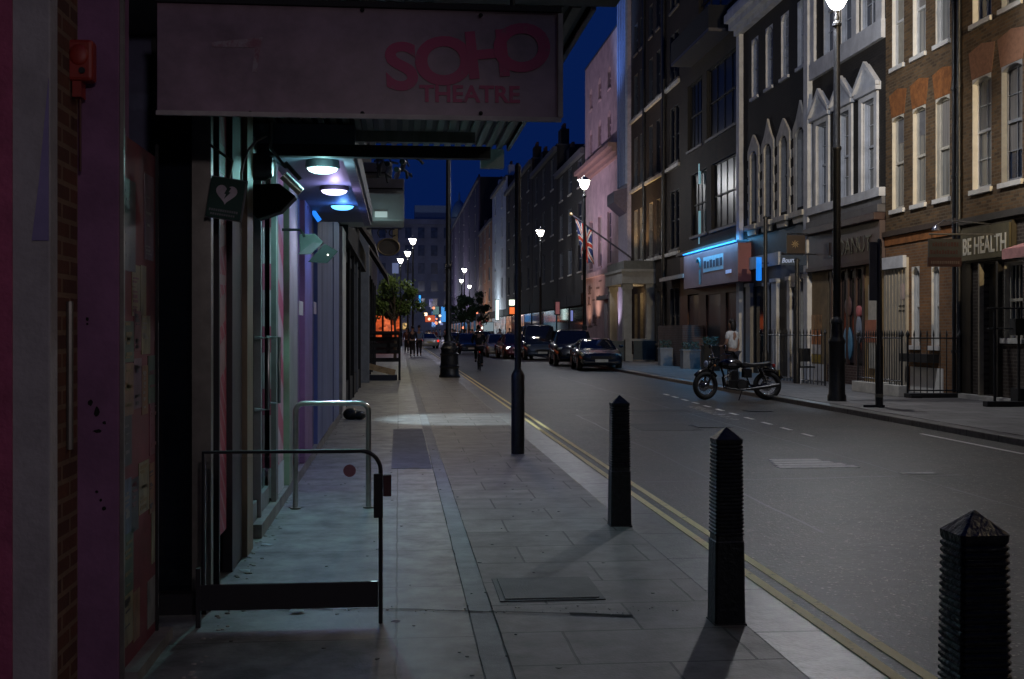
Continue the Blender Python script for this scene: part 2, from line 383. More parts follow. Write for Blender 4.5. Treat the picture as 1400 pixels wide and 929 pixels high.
tg = thing('gutter_drain', (2.2, 7.75, RZ), 'sunken black drain gap in the gutter beside the yellow lines', 'drain')
MB().box(2.13, 2.24, 7.5, 8.0, RZ+.001, RZ+.008).build('drain_grate', blackm, tg)
MB().box(2.245, 2.262, 7.5, 8.0, RZ+.002, RZ+.012).build('drain_frame', ironm, tg)

# ---------------------------------------------------------------- bollards
def bollard(loc, label):
    t = thing('bollard', (0,0,0), label, 'bollard', 'black bollards along the kerb')
    b = MB()
    hs = lambda z: .080 - .012 * z
    prof = [(.0, hs(0)), (.42, hs(.42)), (.425, hs(.42) - .004)]
    z = .45
    while z < .905:
        prof += [(z, hs(z) - .005), (z + .006, hs(z) + .001), (z + .013, hs(z) + .001), (z + .018, hs(z) - .005)]; z += .0195
    prof += [(.925, hs(.92)), (.945, hs(.94) + .002), (1.005, .003)]
    rings = []
    for z, h in prof:
        c = min(.010, h * .5)
        pts = [(-h+c,-h),(h-c,-h),(h,-h+c),(h,h-c),(h-c,h),(-h+c,h),(-h,h-c),(-h,-h+c)]
        rings.append([b.bm.verts.new((x, y, z)) for x, y in pts])
    for a, c in zip(rings, rings[1:]):
        for k in range(8): b.bm.faces.new((a[k], a[(k+1) % 8], c[(k+1) % 8], c[k]))
    b.bm.faces.new(rings[-1])
    b.build('post', blackp, t)
    MB().box(-.084, .084, -.084, .084, -.02, .006).build('foot_collar', ironm, t)
    t.location = loc; return t
for D, px, rz, lb in ((9.06, 847, 0, 'farthest of the three black bollards, in front of the parked cars'),
                  (6.05, 993, 0, 'middle black ribbed bollard with its long shadow on the paving'),
                  (3.24, 1332, 0, 'nearest black ribbed bollard, large and cut off at the bottom right corner')):
    p = XY(px, D); b_ = bollard((p.x, p.y, 0), lb); b_.rotation_euler.z = R(0)

# ---------------------------------------------------------------- street lamps
def street_lamp(label):
    t = thing('street_lamp', (0,0,0), label, 'street lamp', 'lit street lamps')
    MB().lathe([(.20,0),(.20,.12),(.175,.16),(.165,1.25),(.18,1.28),(.18,1.33),(.13,1.42),(.12,1.7),(.14,1.72),(.14,1.76),(.085,1.85)], n=20).build('base', blackp, t, smooth='auto')
    MB().lathe([(.085,1.8),(.082,5.5),(.10,5.53),(.10,5.58),(.072,5.62),(.066,8.22),(.10,8.25),(.10,8.3),(.045,8.36)], n=14).build('post', blackp, t, smooth='auto')
    MB().lathe([(.03,8.34),(.06,8.42),(.03,8.5),(.05,8.58)], n=12).build('lantern_bracket', mat('lamp_metal', (.05,.05,.05), .4, metal=.7), t, smooth='auto')
    g = MB().lathe([(.06,8.6),(.14,8.66),(.21,8.8),(.25,8.98),(.265,9.04)], n=18).build('lantern_glass', lampglow, t, smooth=True)
    MB().lathe([(.34,9.045),(.34,9.07),(.20,9.13),(.10,9.22),(.02,9.27),(.02,9.34)], n=18).build('lantern_cap', mat('lantern_cap', (.3,.3,.3), .5), t, smooth='auto')
    return t
proto_lamp = None
LIGHTC = (1, .79, .49)
lampspec = [  # x, y, main power, glow power, spot target, label
 (9.35, 24.3, 16500, 1000, (2.2, 8, 0), 'tall black street lamp glowing at the top edge, standing on the far pavement'),
 (9.45, 4.2, 260, 170, (4.0, 6.5, 0), 'street lamp on the far pavement outside the right edge of the picture'),
 (9.45, -15.0, 400, 200, (1.0, 2, 0), 'street lamp on the far pavement behind the viewpoint'),
]
def from_px(px, py, h=9.0):
    D = FPX * (h - .1 - 1.5) / (HZ - py); return XY(px, D)
for px, py, lb, pw in ((799, 245, 'lit street lamp beside the pink building, above the flag', 1500), (739, 314, 'lit street lamp in front of the dark brick building, above the dark van', 1100),
    (564.5, 326, 'highest of the three lit lamps in a row above the small tree', 800), (557.5, 343.5, 'middle one of the three lit lamps in a row above the small tree', 700), (547.7, 353.6, 'lowest of the three lit lamps in a row above the small tree', 700),
    (635, 367, 'upper of the two distant lit lamps right of the tall bare post', 600), (631, 382, 'lower of the two distant lit lamps right of the tall bare post', 600), (642, 390, 'smallest and most distant lit lamp above the far dark tree', 400)):
    p = from_px(px, py); lampspec.append((p.x, p.y, pw, pw * .3, (p.x - 4 if p.x > 5 else p.x + 3, p.y - 3, 0), lb))
for i, (x, y, P1, P2, tgt, lb) in enumerate(lampspec):
    o = street_lamp(lb) if i == 0 else copy_tree(proto_lamp)
    if i == 0: proto_lamp = o
    o.location = (x, y, 0); o['label'] = lb
    if i == 0: o.scale = (1, 1, .975)
for i, (x, y, P1, P2, tgt, lb) in enumerate(lampspec):
    light('lamp_beam', 'SPOT', (x, y, 8.5), P1, LIGHTC, target=tgt, size=.06, cone=150, blend=.8)
    light('lamp_glow', 'POINT', (x - .45, y, 8.75), P2, (.93,.95,1) if i != 1 else LIGHTC, size=.15)
light('lamp_house_side', 'SPOT', (9.6, 4.4, 8.4), 11000, (1,.77,.46), target=(13.4, 20, 8.9), size=.12, cone=46, blend=.7)
# the unlit mast behind the litter bin (its head is hidden by the canopy) still lights the pavement
p = XY(613, 38.5)
t = thing('lamp_column', (p.x, p.y, 0), 'tall thin dark lamp column rising behind the litter bin into the canopy', 'lamp post')
MB().lathe([(.15,0),(.15,1.3),(.09,1.4),(.085,5),(.07,8.5)], (p.x,p.y,0), n=14).build('post', blackp, t, smooth='auto')
MB().lathe([(.1,8.5),(.24,8.9),(.26,9.0)], (p.x,p.y,0), n=14).build('lantern_glass', lampglow, t, smooth=True)
MB().lathe([(.33,9.0),(.33,9.03),(.05,9.2)], (p.x,p.y,0), n=14).build('lantern_cap', blackp, t, smooth='auto')
MB().tube([(p.x-.1,p.y,3.6),(p.x+.1,p.y,3.6)], .11, 10).build('bracket', blackp, t)
light('lamp_beam', 'SPOT', (p.x, p.y, 8.4), 900, LIGHTC, target=(2, 33, 0), size=.12, cone=150, blend=.8)

# ---------------------------------------------------------------- sign post (near side) and litter bin
p = XY(708, 14.35)
t = thing('sign_post', (p.x, p.y, 0), 'slim black post with a thicker lower sleeve on the near pavement', 'post')
MB().lathe([(.082,0),(.082,.96),(.07,.99),(.045,1.03)], (p.x,p.y,0), n=16).build('sleeve', blackp, t, smooth='auto')
MB().lathe([(.042,1.0),(.038,3.52),(.02,3.56)], (p.x,p.y,0), n=12).build('pole', blackp, t, smooth='auto')
p = XY(614.5, 38.0)
t = thing('litter_bin', (p.x, p.y, 0), 'black cast litter bin with hooped sides standing in front of the tall column', 'litter bin')
MB().lathe([(.34,0),(.345,.06),(.31,.1),(.30,.3),(.325,.33),(.325,.37),(.295,.4),(.285,.7),(.31,.73),(.31,.77),(.27,.8),(.27,.9)], (p.x,p.y,0), n=22).build('body', blackp, t, smooth='auto')
MB().lathe([(.30,.9),(.30,.95),(.22,1.03),(.20,1.12),(.05,1.18)], (p.x,p.y,0), n=22).build('lid', blackp, t, smooth='auto')
for k in range(4):
    a = k * math.pi/2 + .5
    MB().tube([(p.x+.25*math.cos(a), p.y+.25*math.sin(a), .75),(p.x+.25*math.cos(a), p.y+.25*math.sin(a), .96)], .03, 8).build('strut', blackp, t)

exec_parts = []

# ================================================================ LEFT: THEATRE FRONT
FX = -1.02
def Yl(px, X=FX): return Yat(px, X)
purple = mat('purple_stucco', (.19,.085,.17), .8, var=.3, scale=3, bump=.12)
palest = mat('pale_stucco', (.30,.285,.30), .8, var=.2, scale=3.5, bump=.25)
pinkst = mat('pink_paint_over_stucco', (.30,.06,.13), .75, var=.3, scale=4, bump=.3)
lilac = mat('lilac_tone', (.20,.17,.33), .75, var=.2, scale=4)
darkdoor = mat('dark_blue_steel_door', (.10,.105,.19), .55, var=.3, scale=3, bump=.05)
ironl = mat('black_steel_frame', (.010,.009,.014), .5, var=.3)
trimm = mat('aluminium_trim', (.22,.21,.19), .4, metal=.7, var=.2, scale=8)
t = thing('theatre', (-1.6, 3.0, 0), 'theatre front with purple pilaster, pink banners and lilac columns under the canopy', 'building')
def tp(mb, name, m, par=None, **k): return mb.build(name, m, par or t, **k)
# back wall mass
tp(MB().box(-6, -1.55, -30, 21.6, 0, 3.6), 'wall', mat('dark_render', (.03,.03,.035), .9))
tp(MB().box(-6, -1.62, -30, 21.6, 3.602, 14), 'upper_wall', brickE)
# pale foreground pilaster with pink edge and lilac slant
fp = tp(MB().box(-1.9, -1.305, 4.55, 4.65, -.01, 5.2), 'pilaster', palest, bevel=.006)
tp(MB().box(-1.9, -1.44, 4.535, 4.548, 0, 5.2), 'pink_stripe', pinkst, fp)
lm = MB(); lm.prism([(-1.309, 2.45), (-1.309, 2.0), (-1.309, 1.84), (-1.37, 1.84), (-1.345,2.05)], 4.542, 4.5485, 'Y'); tp(lm, 'lilac_slant', lilac, fp)  # lilac wedge along the right edge of the pilaster
bwx = -1.34
tp(MB().box(-1.6, bwx, 4.652, 5.25, -.01, 5.2), 'brick_return', brickR)
tp(MB().tube([(bwx+.012, 4.90, 1.02),(bwx+.012, 4.90, 1.62)], .014, 8), 'cable_duct', trimm)
# purple pilaster
pp = tp(MB().box(-1.345, -1.172, 5.06, 5.25, -.01, 5.2), 'pilaster', purple, bevel=.004)
ch = MB()
for (x, z, a, b) in ((-1.262,1.16,.012,.022),(-1.288,1.20,.010,.014),(-1.23,1.115,.008,.008),(-1.258,1.08,.018,.008),(-1.262,.825,.007,.006),(-1.245,.79,.006,.006),(-1.232,.755,.009,.009),(-1.30,1.55,.006,.01),(-1.30,1.53,.005,.006)):
    pts = [(x + a*math.cos(q)*random.uniform(.7,1.2), z + b*math.sin(q)*random.uniform(.7,1.2)) for q in [i*math.pi/5 for i in range(10)]]
    ch.prism(pts, 5.0575, 5.0595, 'Y')
tp(ch, 'flaking_paint', dark_gap, pp)
tp(MB().box(-1.171, -1.155, 5.075, 5.10, .0, 3.0), 'edge_trim', trimm)
# poster board and its posters
board_back = mat('poster_board_red', (.16,.03,.045), .6, var=.25, scale=5)
pb = tp(MB().box(-1.21, -1.168, 5.11, 5.80, .02, 2.34), 'poster_board', board_back)
tp(MB().box(-1.168, -1.155, 5.78, 5.805, .02, 2.4), 'board_edge', blackm, pb)
tp(MB().box(-1.22, -1.10, 5.09, 5.86, -.002, .055), 'doorstep', mat('grimy_plinth', (.20,.19,.18), .8, var=.4, scale=4))
cols = [(.34,.30,.12),(.10,.11,.2),(.36,.34,.33),(.38,.16,.04),(.05,.05,.06),(.12,.2,.33),(.40,.22,.10),(.3,.06,.1),(.10,.20,.12),(.42,.38,.2),(.22,.10,.18)]
z = .12; k = 0
rr = random.Random(3)
while z < 2.2:
    h = rr.uniform(.16, .42); y = 5.13
    while y < 5.74:
        wd = rr.uniform(.10, .22)
        if rr.random() < .78 and z + h < 2.3:
            c = rr.choice(cols); nm = 'poster_print_%d' % (cols.index(c))
            m = mat(nm, tuple(q*.5 for q in c), .4, var=.6, scale=rr.choice([7, 14]), stretch=(1, 1, .5))
            zz = z + rr.uniform(-.03, .05); f = tp(MB().box(-1.1675, -1.1655 + k % 3 * .0006, y, min(y + wd, 5.76), zz, zz + h), 'poster', m, pb)
            if rr.random() < .8:
                ink = mat('poster_ink_%d' % (k % 4), [(.02,.02,.03),(.2,.19,.17),(.15,.03,.04),(.18,.13,.03)][k % 4], .4, var=.4, scale=20)
                b = MB()
                for q in range(rr.randint(5, 10)):
                    a = rr.uniform(.05, .9) * h; yy = y + wd * rr.uniform(.05, .25)
                    b.box(-1.1645, -1.1635, yy, yy + wd * rr.uniform(.3, .65), zz + a, zz + a + rr.uniform(.004, .018))
                b.build('printed_lettering', ink, pb)
            k += 1
        y += wd + .004
    z += h + .006
# recessed dark doors facing the street end
dr = tp(MB().box(-1.56, -1.165, 6.53, 6.59, .02, 3.3), 'door', darkdoor)
tp(MB().box(-1.18, -1.14, 6.505, 6.52, .9, 1.1), 'handle', blackm, dr)
tp(MB().box(-1.33, -1.305, 6.49, 6.528, .02, 3.3), 'edge', ironl, dr)
d2 = tp(MB().box(-1.125, -1.03, 6.53, 6.60, .0, 3.3), 'door_frame', mat('plum_steel_frame', (.022,.017,.032), .5, var=.3))
tp(MB().box(-1.085, -1.065, 6.515, 6.528, 1.38, 1.62), 'entry_panel', mat('entry_panel', (.10,.10,.11), .35, metal=.5), d2)
tp(MB().ball((-1.075, 6.51, 1.53), .009), 'button', blackm, d2)
tp(MB().ball((-1.075, 6.51, 1.44), .007), 'button', trimm, d2)
# long side facade: base line and bays
tp(MB().box(-1.3, -1.06, 6.48, 21.5, 3.3, 3.6), 'fascia_beam', blackm)
tp(MB().box(-1.4, -.985, 8.6, 21.5, -.01, .10), 'plinth', mat('grimy_plinth', (.20,.19,.18), .8, var=.4, scale=4))
def bay(p0, p1, x0, x1, z0, z1, name, m, par=None, **k):
    return tp(MB().box(x0, x1, Yl(p0), Yl(p1) , z0, z1), name, m, par, **k)
gl1 = bay(287, 343, -1.30, -1.10, .0, 3.3, 'glazing', glassm)
bay(283.2, 286.5, -1.10, -1.0, 0, 3.3, 'edge_trim', trimm)
bay(294.5, 296, -1.09, -1.0, 0, 3.3, 'edge_trim', ironl)
# pink banner with slanted white bands
bnm = bpy.data.materials.new('pink_banner_print'); bnm.use_nodes = True
def banner_mat(name, pink, white, freq, slope, thr):
    m = bpy.data.materials.new(name); m.use_nodes = True; nt = m.node_tree; L = nt.links.new; b = nt.nodes['Principled BSDF']
    g = nt.nodes.new('ShaderNodeNewGeometry'); sp = nt.nodes.new('ShaderNodeSeparateXYZ'); L(g.outputs['Position'], sp.inputs[0])
    a = nt.nodes.new('ShaderNodeMath'); a.operation = 'MULTIPLY_ADD'; L(sp.outputs[1], a.inputs[0]); a.inputs[1].default_value = slope; L(sp.outputs[2], a.inputs[2])
    s = nt.nodes.new('ShaderNodeMath'); s.operation = 'MULTIPLY'; s.inputs[1].default_value = freq; L(a.outputs[0], s.inputs[0])
    f = nt.nodes.new('ShaderNodeMath'); f.operation = 'FRACT'; L(s.outputs[0], f.inputs[0])
    th = nt.nodes.new('ShaderNodeMath'); th.operation = 'GREATER_THAN'; th.inputs[1].default_value = thr; L(f.outputs[0], th.inputs[0])
    n = nt.nodes.new('ShaderNodeTexNoise'); n.inputs['Scale'].default_value = 5; L(g.outputs['Position'], n.inputs['Vector'])
    mu = nt.nodes.new('ShaderNodeMath'); mu.operation = 'MULTIPLY'; L(th.outputs[0], mu.inputs[0]); L(n.outputs['Fac'], mu.inputs[1])
    mx = nt.nodes.new('ShaderNodeMix'); mx.data_type = 'RGBA'; L(mu.outputs[0], mx.inputs[0]); mx.inputs[6].default_value = (*pink, 1); mx.inputs[7].default_value = (*white, 1)
    L(mx.outputs[2], b.inputs['Base Color']); b.inputs['Roughness'].default_value = .45; return m
bnm = banner_mat('pink_banner', (.42,.035,.085), (.45,.30,.34), 7.5, .8, .72)
bn2 = banner_mat('pink_and_white_poster', (.50,.09,.16), (.62,.64,.66), 1.9, .5, .42)
bn = bay(297, 318.5, -1.095, -1.06, .28, 2.9, 'banner', bnm)
prn = mat('faint_banner_lettering', (.42,.24,.27), .5)
pm = MB()
y0 = Yl(299); y1 = Yl(317)
for (za, zb, s) in ((2.45,2.62,0),(2.2,2.36,.05),(1.95,2.08,.08),(1.78,1.84,0),(1.45,1.62,.12),(1.12,1.32,.16)):
    pm.prism([(y0, za), (y1, za + s), (y1, zb + s), (y0, zb)], -1.0595, -1.0575, 'X')
pm.build('lettering_block', prn, t)
fr = mat('dark_plum_frame', (.045,.035,.045), .5, var=.3)
bay(320, 333, -1.09, -1.03, 0, 3.3, 'door_frame', fr)
bay(334, 342, -1.12, -1.0, .0, 3.3, 'door_frame', mat('worn_wood_frame', (.22,.17,.115), .5, var=.35, scale=7, stretch=(1,1,.2)))
for (a, b) in ((346.5, 357), (358.5, 373)):
    dg = bay(a, b, -1.14, -1.085, .06, 2.75, 'glass_door', glassm)
    bay(a, a + 1.2, -1.084, -1.03, .06, 2.75, 'door_stile', greyp, dg)
    bay(a, b, -1.0845, -1.05, .06, .24, 'kick_plate', greyp, dg)
    yh = Yl(b - 1.5)
    MB().tube([(-1.06, yh, .92), (-.96, yh, .92), (-.96, yh, 1.45), (-1.06, yh, 1.45)], .014, 8).build('pull_handle', steel, dg, smooth='auto')
bay(345, 376, -1.12, -1.04, 2.76, 2.9, 'transom', fr)
bay(374, 377, -1.04, -1.0, .0, 3.3, 'door_frame', mat('dull_frame', (.16,.16,.16), .5))
bay(378.5, 389, -1.08, -1.03, .35, 2.9, 'poster_panel', bn2)
bay(378, 389.5, -1.09, -1.028, .1, .34, 'stall_riser', stucco)
bay(390.5, 402, -1.12, -.985, .10, 3.3, 'column', mat('pale_green_paint', (.26,.32,.24), .65, var=.15, scale=3), bevel=.01)
bay(404.5, 411, -1.1, -1.03, .10, 3.3, 'column', mat('purple_paint', (.15,.07,.17), .65, var=.2, scale=3))
bay(412.5, 423, -1.12, -.985, .10, 3.3, 'column', mat('mauve_paint', (.24,.14,.25), .65, var=.2, scale=3), bevel=.01)
bay(424, 431, -1.12, -1.04, .10, 3.3, 'panel', mat('dark_violet_paint', (.07,.05,.13), .65, var=.2))
for (a, b) in ((432, 438), (438.4, 446), (446.4, 454), (454.4, 462)):
    bay(a, b, -1.12, -1.0 if a < 440 or a > 450 else -1.01, .10, 3.3, 'boarding', mat('blue_lilac_boarding', (.13,.16,.32), .6, var=.25, scale=2, stretch=(1,1,.4)))
bay(463.5, 468.5, -1.12, -.96, 0, 3.3, 'end_pilaster', mat('white_end_trim', (.45,.44,.42), .6, var=.2))
for (px, z, c) in ((406, 1.66, (.55,.6,.45)), (425.5, 1.70, (.5,.4,.42))):
    y = Yl(px); tp(MB().box(-.984, -.975, y - .22, y + .22, z, z + .14), 'notice', mat('notice_%d' % int(px), c, .5))
# ---- canopy
canm = mat('canopy_fascia', (.11,.115,.12), .6, var=.3, scale=2)
soff = mat('canopy_soffit_metal', (.22,.22,.20), .55, var=.3, scale=2, stretch=(4,.4,1))
dbm = mat('dark_canopy_beam', (.02,.022,.025), .6, var=.3)
cp = tp(MB().box(-1.6, .93, 5.62, 10.1, 3.11, 3.45), 'canopy', canm)
cg = MB()
x = -1.05
while x < .93:
    cg.box(x, min(x + .045, .93), 5.63, 10.08, 3.07, 3.108); x += .09
tp(cg, 'corrugated_soffit', soff, cp)
tp(MB().box(.931, .955, 5.62, 10.1, 3.06, 3.47), 'gutter', palest, cp)
tp(MB().box(-1.6, 1.05, 5.50, 5.615, 3.075, 3.5), 'canopy_front_panel', mat('canopy_front_grey', (.10,.12,.12), .6, var=.3))
for (y, z0, z1, xr) in ((6.9, 2.93, 3.06, .78), (8.8, 2.80, 2.89, .69)):
    tp(MB().box(-1.2, xr, y, y + .09, z0, z1), 'cross_beam', dbm, cp)
tp(MB().box(.70, .90, 10.0, 10.09, 2.9, 3.06), 'end_plate', palest, cp)
for y in (7.6, 9.2): tp(MB().box(-1.2, .6, y, y + .03, 2.98, 3.065), 'soffit_rib', soff, cp)
tp(MB().box(-1.2, -.33, 8.92, 15.0, 2.885, 3.06), 'rear_canopy', mat('rear_canopy_paint', (.14,.17,.23), .55, var=.2, scale=2))
tp(MB().box(-.43, -.35, 9.0, 14.9, 2.83, 2.883), 'lengthwise_beam', mat('lilac_grey_beam', (.25,.23,.30), .6))
tp(MB().box(-1.2, -1.12, 6.6, 15, 2.95, 3.05), 'cable_tray', dbm)
for k, (x, z) in enumerate(((-.10, 2.98), (-.02, 2.93), (.03, 3.0))):
    tp(MB().tube([(x, 10.4, z), (x + .02, 10.6, z + .02), (x, 10.9, z)], .025, 8), 'conduit', dbm)
# ---- hanging sign across the canopy front
def sx(px): return (px - VPX) / 289.5
def sz(py): return 1.5 - (py - HZ) / 289.5
s = thing('theatre_sign', (sx(497), 5.45, sz(163)), 'wide grubby white hanging sign with distressed magenta theatre lettering', 'sign')
plate = mat('dirty_white_acrylic', (.25,.17,.22), .35, var=.5, scale=1.8, stretch=(1,1,1.2))
MB().box(sx(229), sx(764), 5.44, 5.50, sz(166), sz(21)).build('panel', plate, s, bevel=.003)
fm = mat('sign_rim', (.36,.33,.32), .45, var=.25)
MB().box(sx(229), sx(764), 5.415, 5.437, sz(170), sz(164)).build('rim', fm, s)
MB().box(sx(759.5), sx(766), 5.41, 5.436, sz(164), sz(24)).build('rim', fm, s)
MB().box(sx(229), sx(764), 5.41, 5.436, sz(22), sz(15)).build('rim', blackm, s)
for px, py in ((350,165),(497,163),(655,160),(497,25),(655,28)): MB().ball((sx(px), 5.425, sz(py)), .010, u=8, v=6).build('bolt', blackm, s)
# distressed ink: letters broken by noise showing the panel colour
def inkmat(name, ink, under, wear):
    return paintmat(name, ink, under, wear=wear, rough=.4, scale=9)
ink = inkmat('worn_magenta_ink', (.36,.003,.10), (.20,.07,.12), .61)
LN = [0]
def letter(ch, px, py, hpx, roll, sx_=1.0, off=.03):
    LN[0] += 1
    hh = hpx / 289.5; me_size = hh / .72
    text_obj('letter', ch, me_size, M_faceY(sx(px), 5.4365 - .0008 * LN[0], sz(py), roll, sx_, 1), ink, s, offset=off * me_size, extrude=.002)
letter('S', 528, 129, 62, R(3), 1.12)
letter('O', 568, 122, 62, R(4), 1.12, .035)
letter('H', 636, 112, 62, R(6), 1.0, .03)
letter('O', 675, 104, 62, R(7), 1.12, .035)
text_obj('lettering', 'THEATRE', .108, M_faceY(sx(573), 5.4355, sz(145), R(.5), 1.03, 1), ink, s, offset=.0028, extrude=.002, space=1.0)
gm = paintmat('washed_out_pink_smear', (.21,.085,.12), (.28,.235,.27), wear=.47, scale=12)
MB().prism([(sx(300), sz(72)), (sx(366), sz(64)), (sx(364), sz(70)), (sx(358), sz(110)), (sx(352), sz(110)), (sx(356), sz(78)), (sx(300), sz(78))], 5.436, 5.439, 'Y').build('faded_mark', gm, s)
for px in (300, 700):
    MB().tube([(sx(px), 5.48, sz(22)), (sx(px), 5.56, 3.2)], .012, 8).build('hanger', blackm, s)

# ---- dome lights under the canopy
for (px, py, D, zc, em, lc, pw, es_, lb) in ((441, 233, 9.5, 2.84, (.62,1,1), (.42,.98,.95), 46, 3.5, 'nearest round dome light under the canopy, white with a cyan tint'),
        (457, 263, 11.2, 2.84, (.72,.66,1), (.60,.50,1), 34, 3, 'middle round dome light under the canopy, white with a violet tint'),
        (468, 284, 12.9, 2.86, (.12,.50,1), (.12,.32,1), 26, 3, 'farthest round dome light under the canopy, bright blue')):
    p = XY(px, D); zc = 1.5 + (HZ - py) * D / FPX
    d = thing('dome_light', (p.x, p.y, zc), lb, 'ceiling light', 'dome lights under the theatre canopy')
    MB().lathe([(.135, .075), (.14, .020), (.13, .014)], (p.x, p.y, zc), n=24).build('mounting_ring', dbm, d, smooth='auto')
    MB().lathe([(.125, .013), (.11, -.008), (.07, -.024), (.02, -.029)], (p.x, p.y, zc), n=24).build('diffuser', emis('dome_glow_%d' % px, em, es_), d, smooth=True)
    MB().box(p.x - .03, p.x + .03, p.y - .03, p.y + .03, zc + .076, 2.884).build('stem', dbm, d)
    light('dome_spot', 'SPOT', (p.x, p.y, zc - .06), pw * 1.5, lc, target=(p.x + .25, p.y - .35, 0), size=.05, cone=150, blend=1)
    light('dome_halo', 'POINT', (p.x + .02, p.y - .22, zc - .07), pw * .16, lc, size=.04)  # extra point by each dome, added for the coloured glow on the ceiling

# ---- small equipment
def XZ(px, py, D):
    p = XY(px, D); p.z = 1.5 - (py - HZ) * D / FPX; return p
# red alarm box
c = XZ(111, 84, 4.82)
a = thing('alarm_box', tuple(c), 'faded red alarm sounder box on the brick beside the purple pilaster', 'alarm box')
redm = mat('faded_red_plastic', (.24,.02,.012), .5, var=.25, scale=8)
MB().box(c.x-.052, c.x+.052, c.y-.03, c.y+.05, c.z-.085, c.z+.085).build('casing', redm, a, bevel=.014)
MB().ball((c.x-.002, c.y-.028, c.z+.02), .04, (1,.35,1.1)).build('sounder', redm, a, smooth=True)
MB().lathe([(.013,-.04),(.013,-.034)], (c.x+.012, c.y, c.z-.045), n=14, axis='Y').build('button', blackm, a)
MB().box(c.x-.03, c.x+.005, c.y-.02, c.y+.05, c.z-.15, c.z-.086).build('bracket', redm, a)
MB().tube([(c.x-.01, c.y+.02, c.z-.15), (c.x-.012, c.y+.03, c.z-.45)], .006, 6).build('cable', mat('dull_red_cable', (.06,.012,.012), .6), a)
# defibrillator sign
c = XZ(309, 272, 6.15)
a = thing('defibrillator_sign', tuple(c), 'small dark green square sign with a pale heart and lightning bolt, projecting by the doors', 'sign')
Mx = Matrix.Translation(c) @ Euler((0, R(-9)*-1, R(-6))).to_matrix().to_4x4()
gr = mat('dark_green_sign', (.018,.06,.05), .4, var=.2)
rimm = mat('sign_grey_edge', (.18,.19,.21), .4)
MB().box(-.092, .092, -.008, .008, -.105, .105, Mx).build('panel', gr, a, bevel=.002)
MB().box(-.098, .098, .009, .013, -.111, .111, Mx).build('edge', rimm, a)
hp = []
for i in range(36):
    q = 2*math.pi*i/36; hp.append((16*math.sin(q)**3/16*.056, (13*math.cos(q)-5*math.cos(2*q)-2*math.cos(3*q)-math.cos(4*q))/16*.056 + .026))
b = MB(); b.prism(hp, -.0105, -.0085, 'Y'); bmesh.ops.transform(b.bm, matrix=Mx, verts=b.bm.verts[:]); b.build('heart', mat('heart_grey', (.55,.50,.58), .5), a)
b = MB(); b.prism([(.004,.062),(.022,.058),(.012,.036),(.022,.034),(-.008,-.004),(0,.022),(-.010,.024)], -.0125, -.0108, 'Y'); bmesh.ops.transform(b.bm, matrix=Mx, verts=b.bm.verts[:]); b.build('bolt_mark', gr, a)
b = MB()
for i in range(13): b.box(-.078+i*.012, -.070+i*.012, -.0105, -.0088, -.072, -.060)
for i in range(11): b.box(-.068+i*.012, -.060+i*.012, -.0105, -.0088, -.092, -.082)
bmesh.ops.transform(b.bm, matrix=Mx, verts=b.bm.verts[:]); b.build('text_line', rimm, a)
MB().tube([Mx @ Vector((0,0,.105)), Mx @ Vector((-.0,.02,.2)), (c.x-.10, c.y+.1, c.z+.3)], .007, 6).build('bracket', trimm, a)
# looping cable
a0 = XZ(331, 245, 6.3); pts = [a0 + Vector((x, 0, z)) for x, z in ((0,-.05),(-.005,.03),(.01,.10),(.035,.16),(.075,.205),(.13,.235))]
tag(MB().tube(pts, .006, 6).build('cable', trimm, origin=a0), 'thin pale cable looping up above the heart sign to the canopy', 'cable')
# spotlight with barn doors (seen from behind), black
c = XZ(374, 272, 8.4)
a = thing('stage_spotlight', tuple(c), 'black spotlight with barn doors hanging under the canopy beside the heart sign', 'spotlight')
b = MB(); b.prism([(-.165,.09),(.05,.10),(.165,.01),(.06,-.10),(-.10,-.155),(-.17,-.09)], -.09, .09, 'Y'); bmesh.ops.translate(b.bm, verts=b.bm.verts[:], vec=c); b.build('barn_doors', blackm, a, bevel=.01)
MB().lathe([(.03,-.13),(.095,-.08),(.10,.0),(.07,.06)], c + Vector((-.06,-.05,.22)), n=18, axis='X').build('lamp_body', mat('grey_lamp_body', (.10,.10,.12), .35, metal=.4), a, smooth='auto')
MB().tube([c + Vector((-.05,0,.1)), c + Vector((.0,0,.28)), c + Vector((.09,.0,.22)), c + Vector((-.02, 0, .36)), (c.x-.02, c.y, 3.0)], .012, 8).build('yoke', steel, a, smooth='auto')
MB().tube([c + Vector((.08,0,.26)), c + Vector((.19,.0,.14))], .016, 8).build('clamp', steel, a)
# small lit sign tube beyond
c = XZ(395, 253, 9.3)
a = thing('wall_light', tuple(c), 'small slanted wall light with a pale end above the spotlight', 'wall light')
MB().tube([c + Vector((-.05,0,.07)), c + Vector((.09,.02,-.06))], .03, 10).build('housing', mat('copper_pink_metal', (.45,.22,.18), .4, metal=.5), a)
MB().tube([c + Vector((-.02,-.02,.09)), c + Vector((.11,.0,-.04))], .012, 8).build('tube', mat('pale_metal', (.7,.72,.7), .3, metal=.6), a)
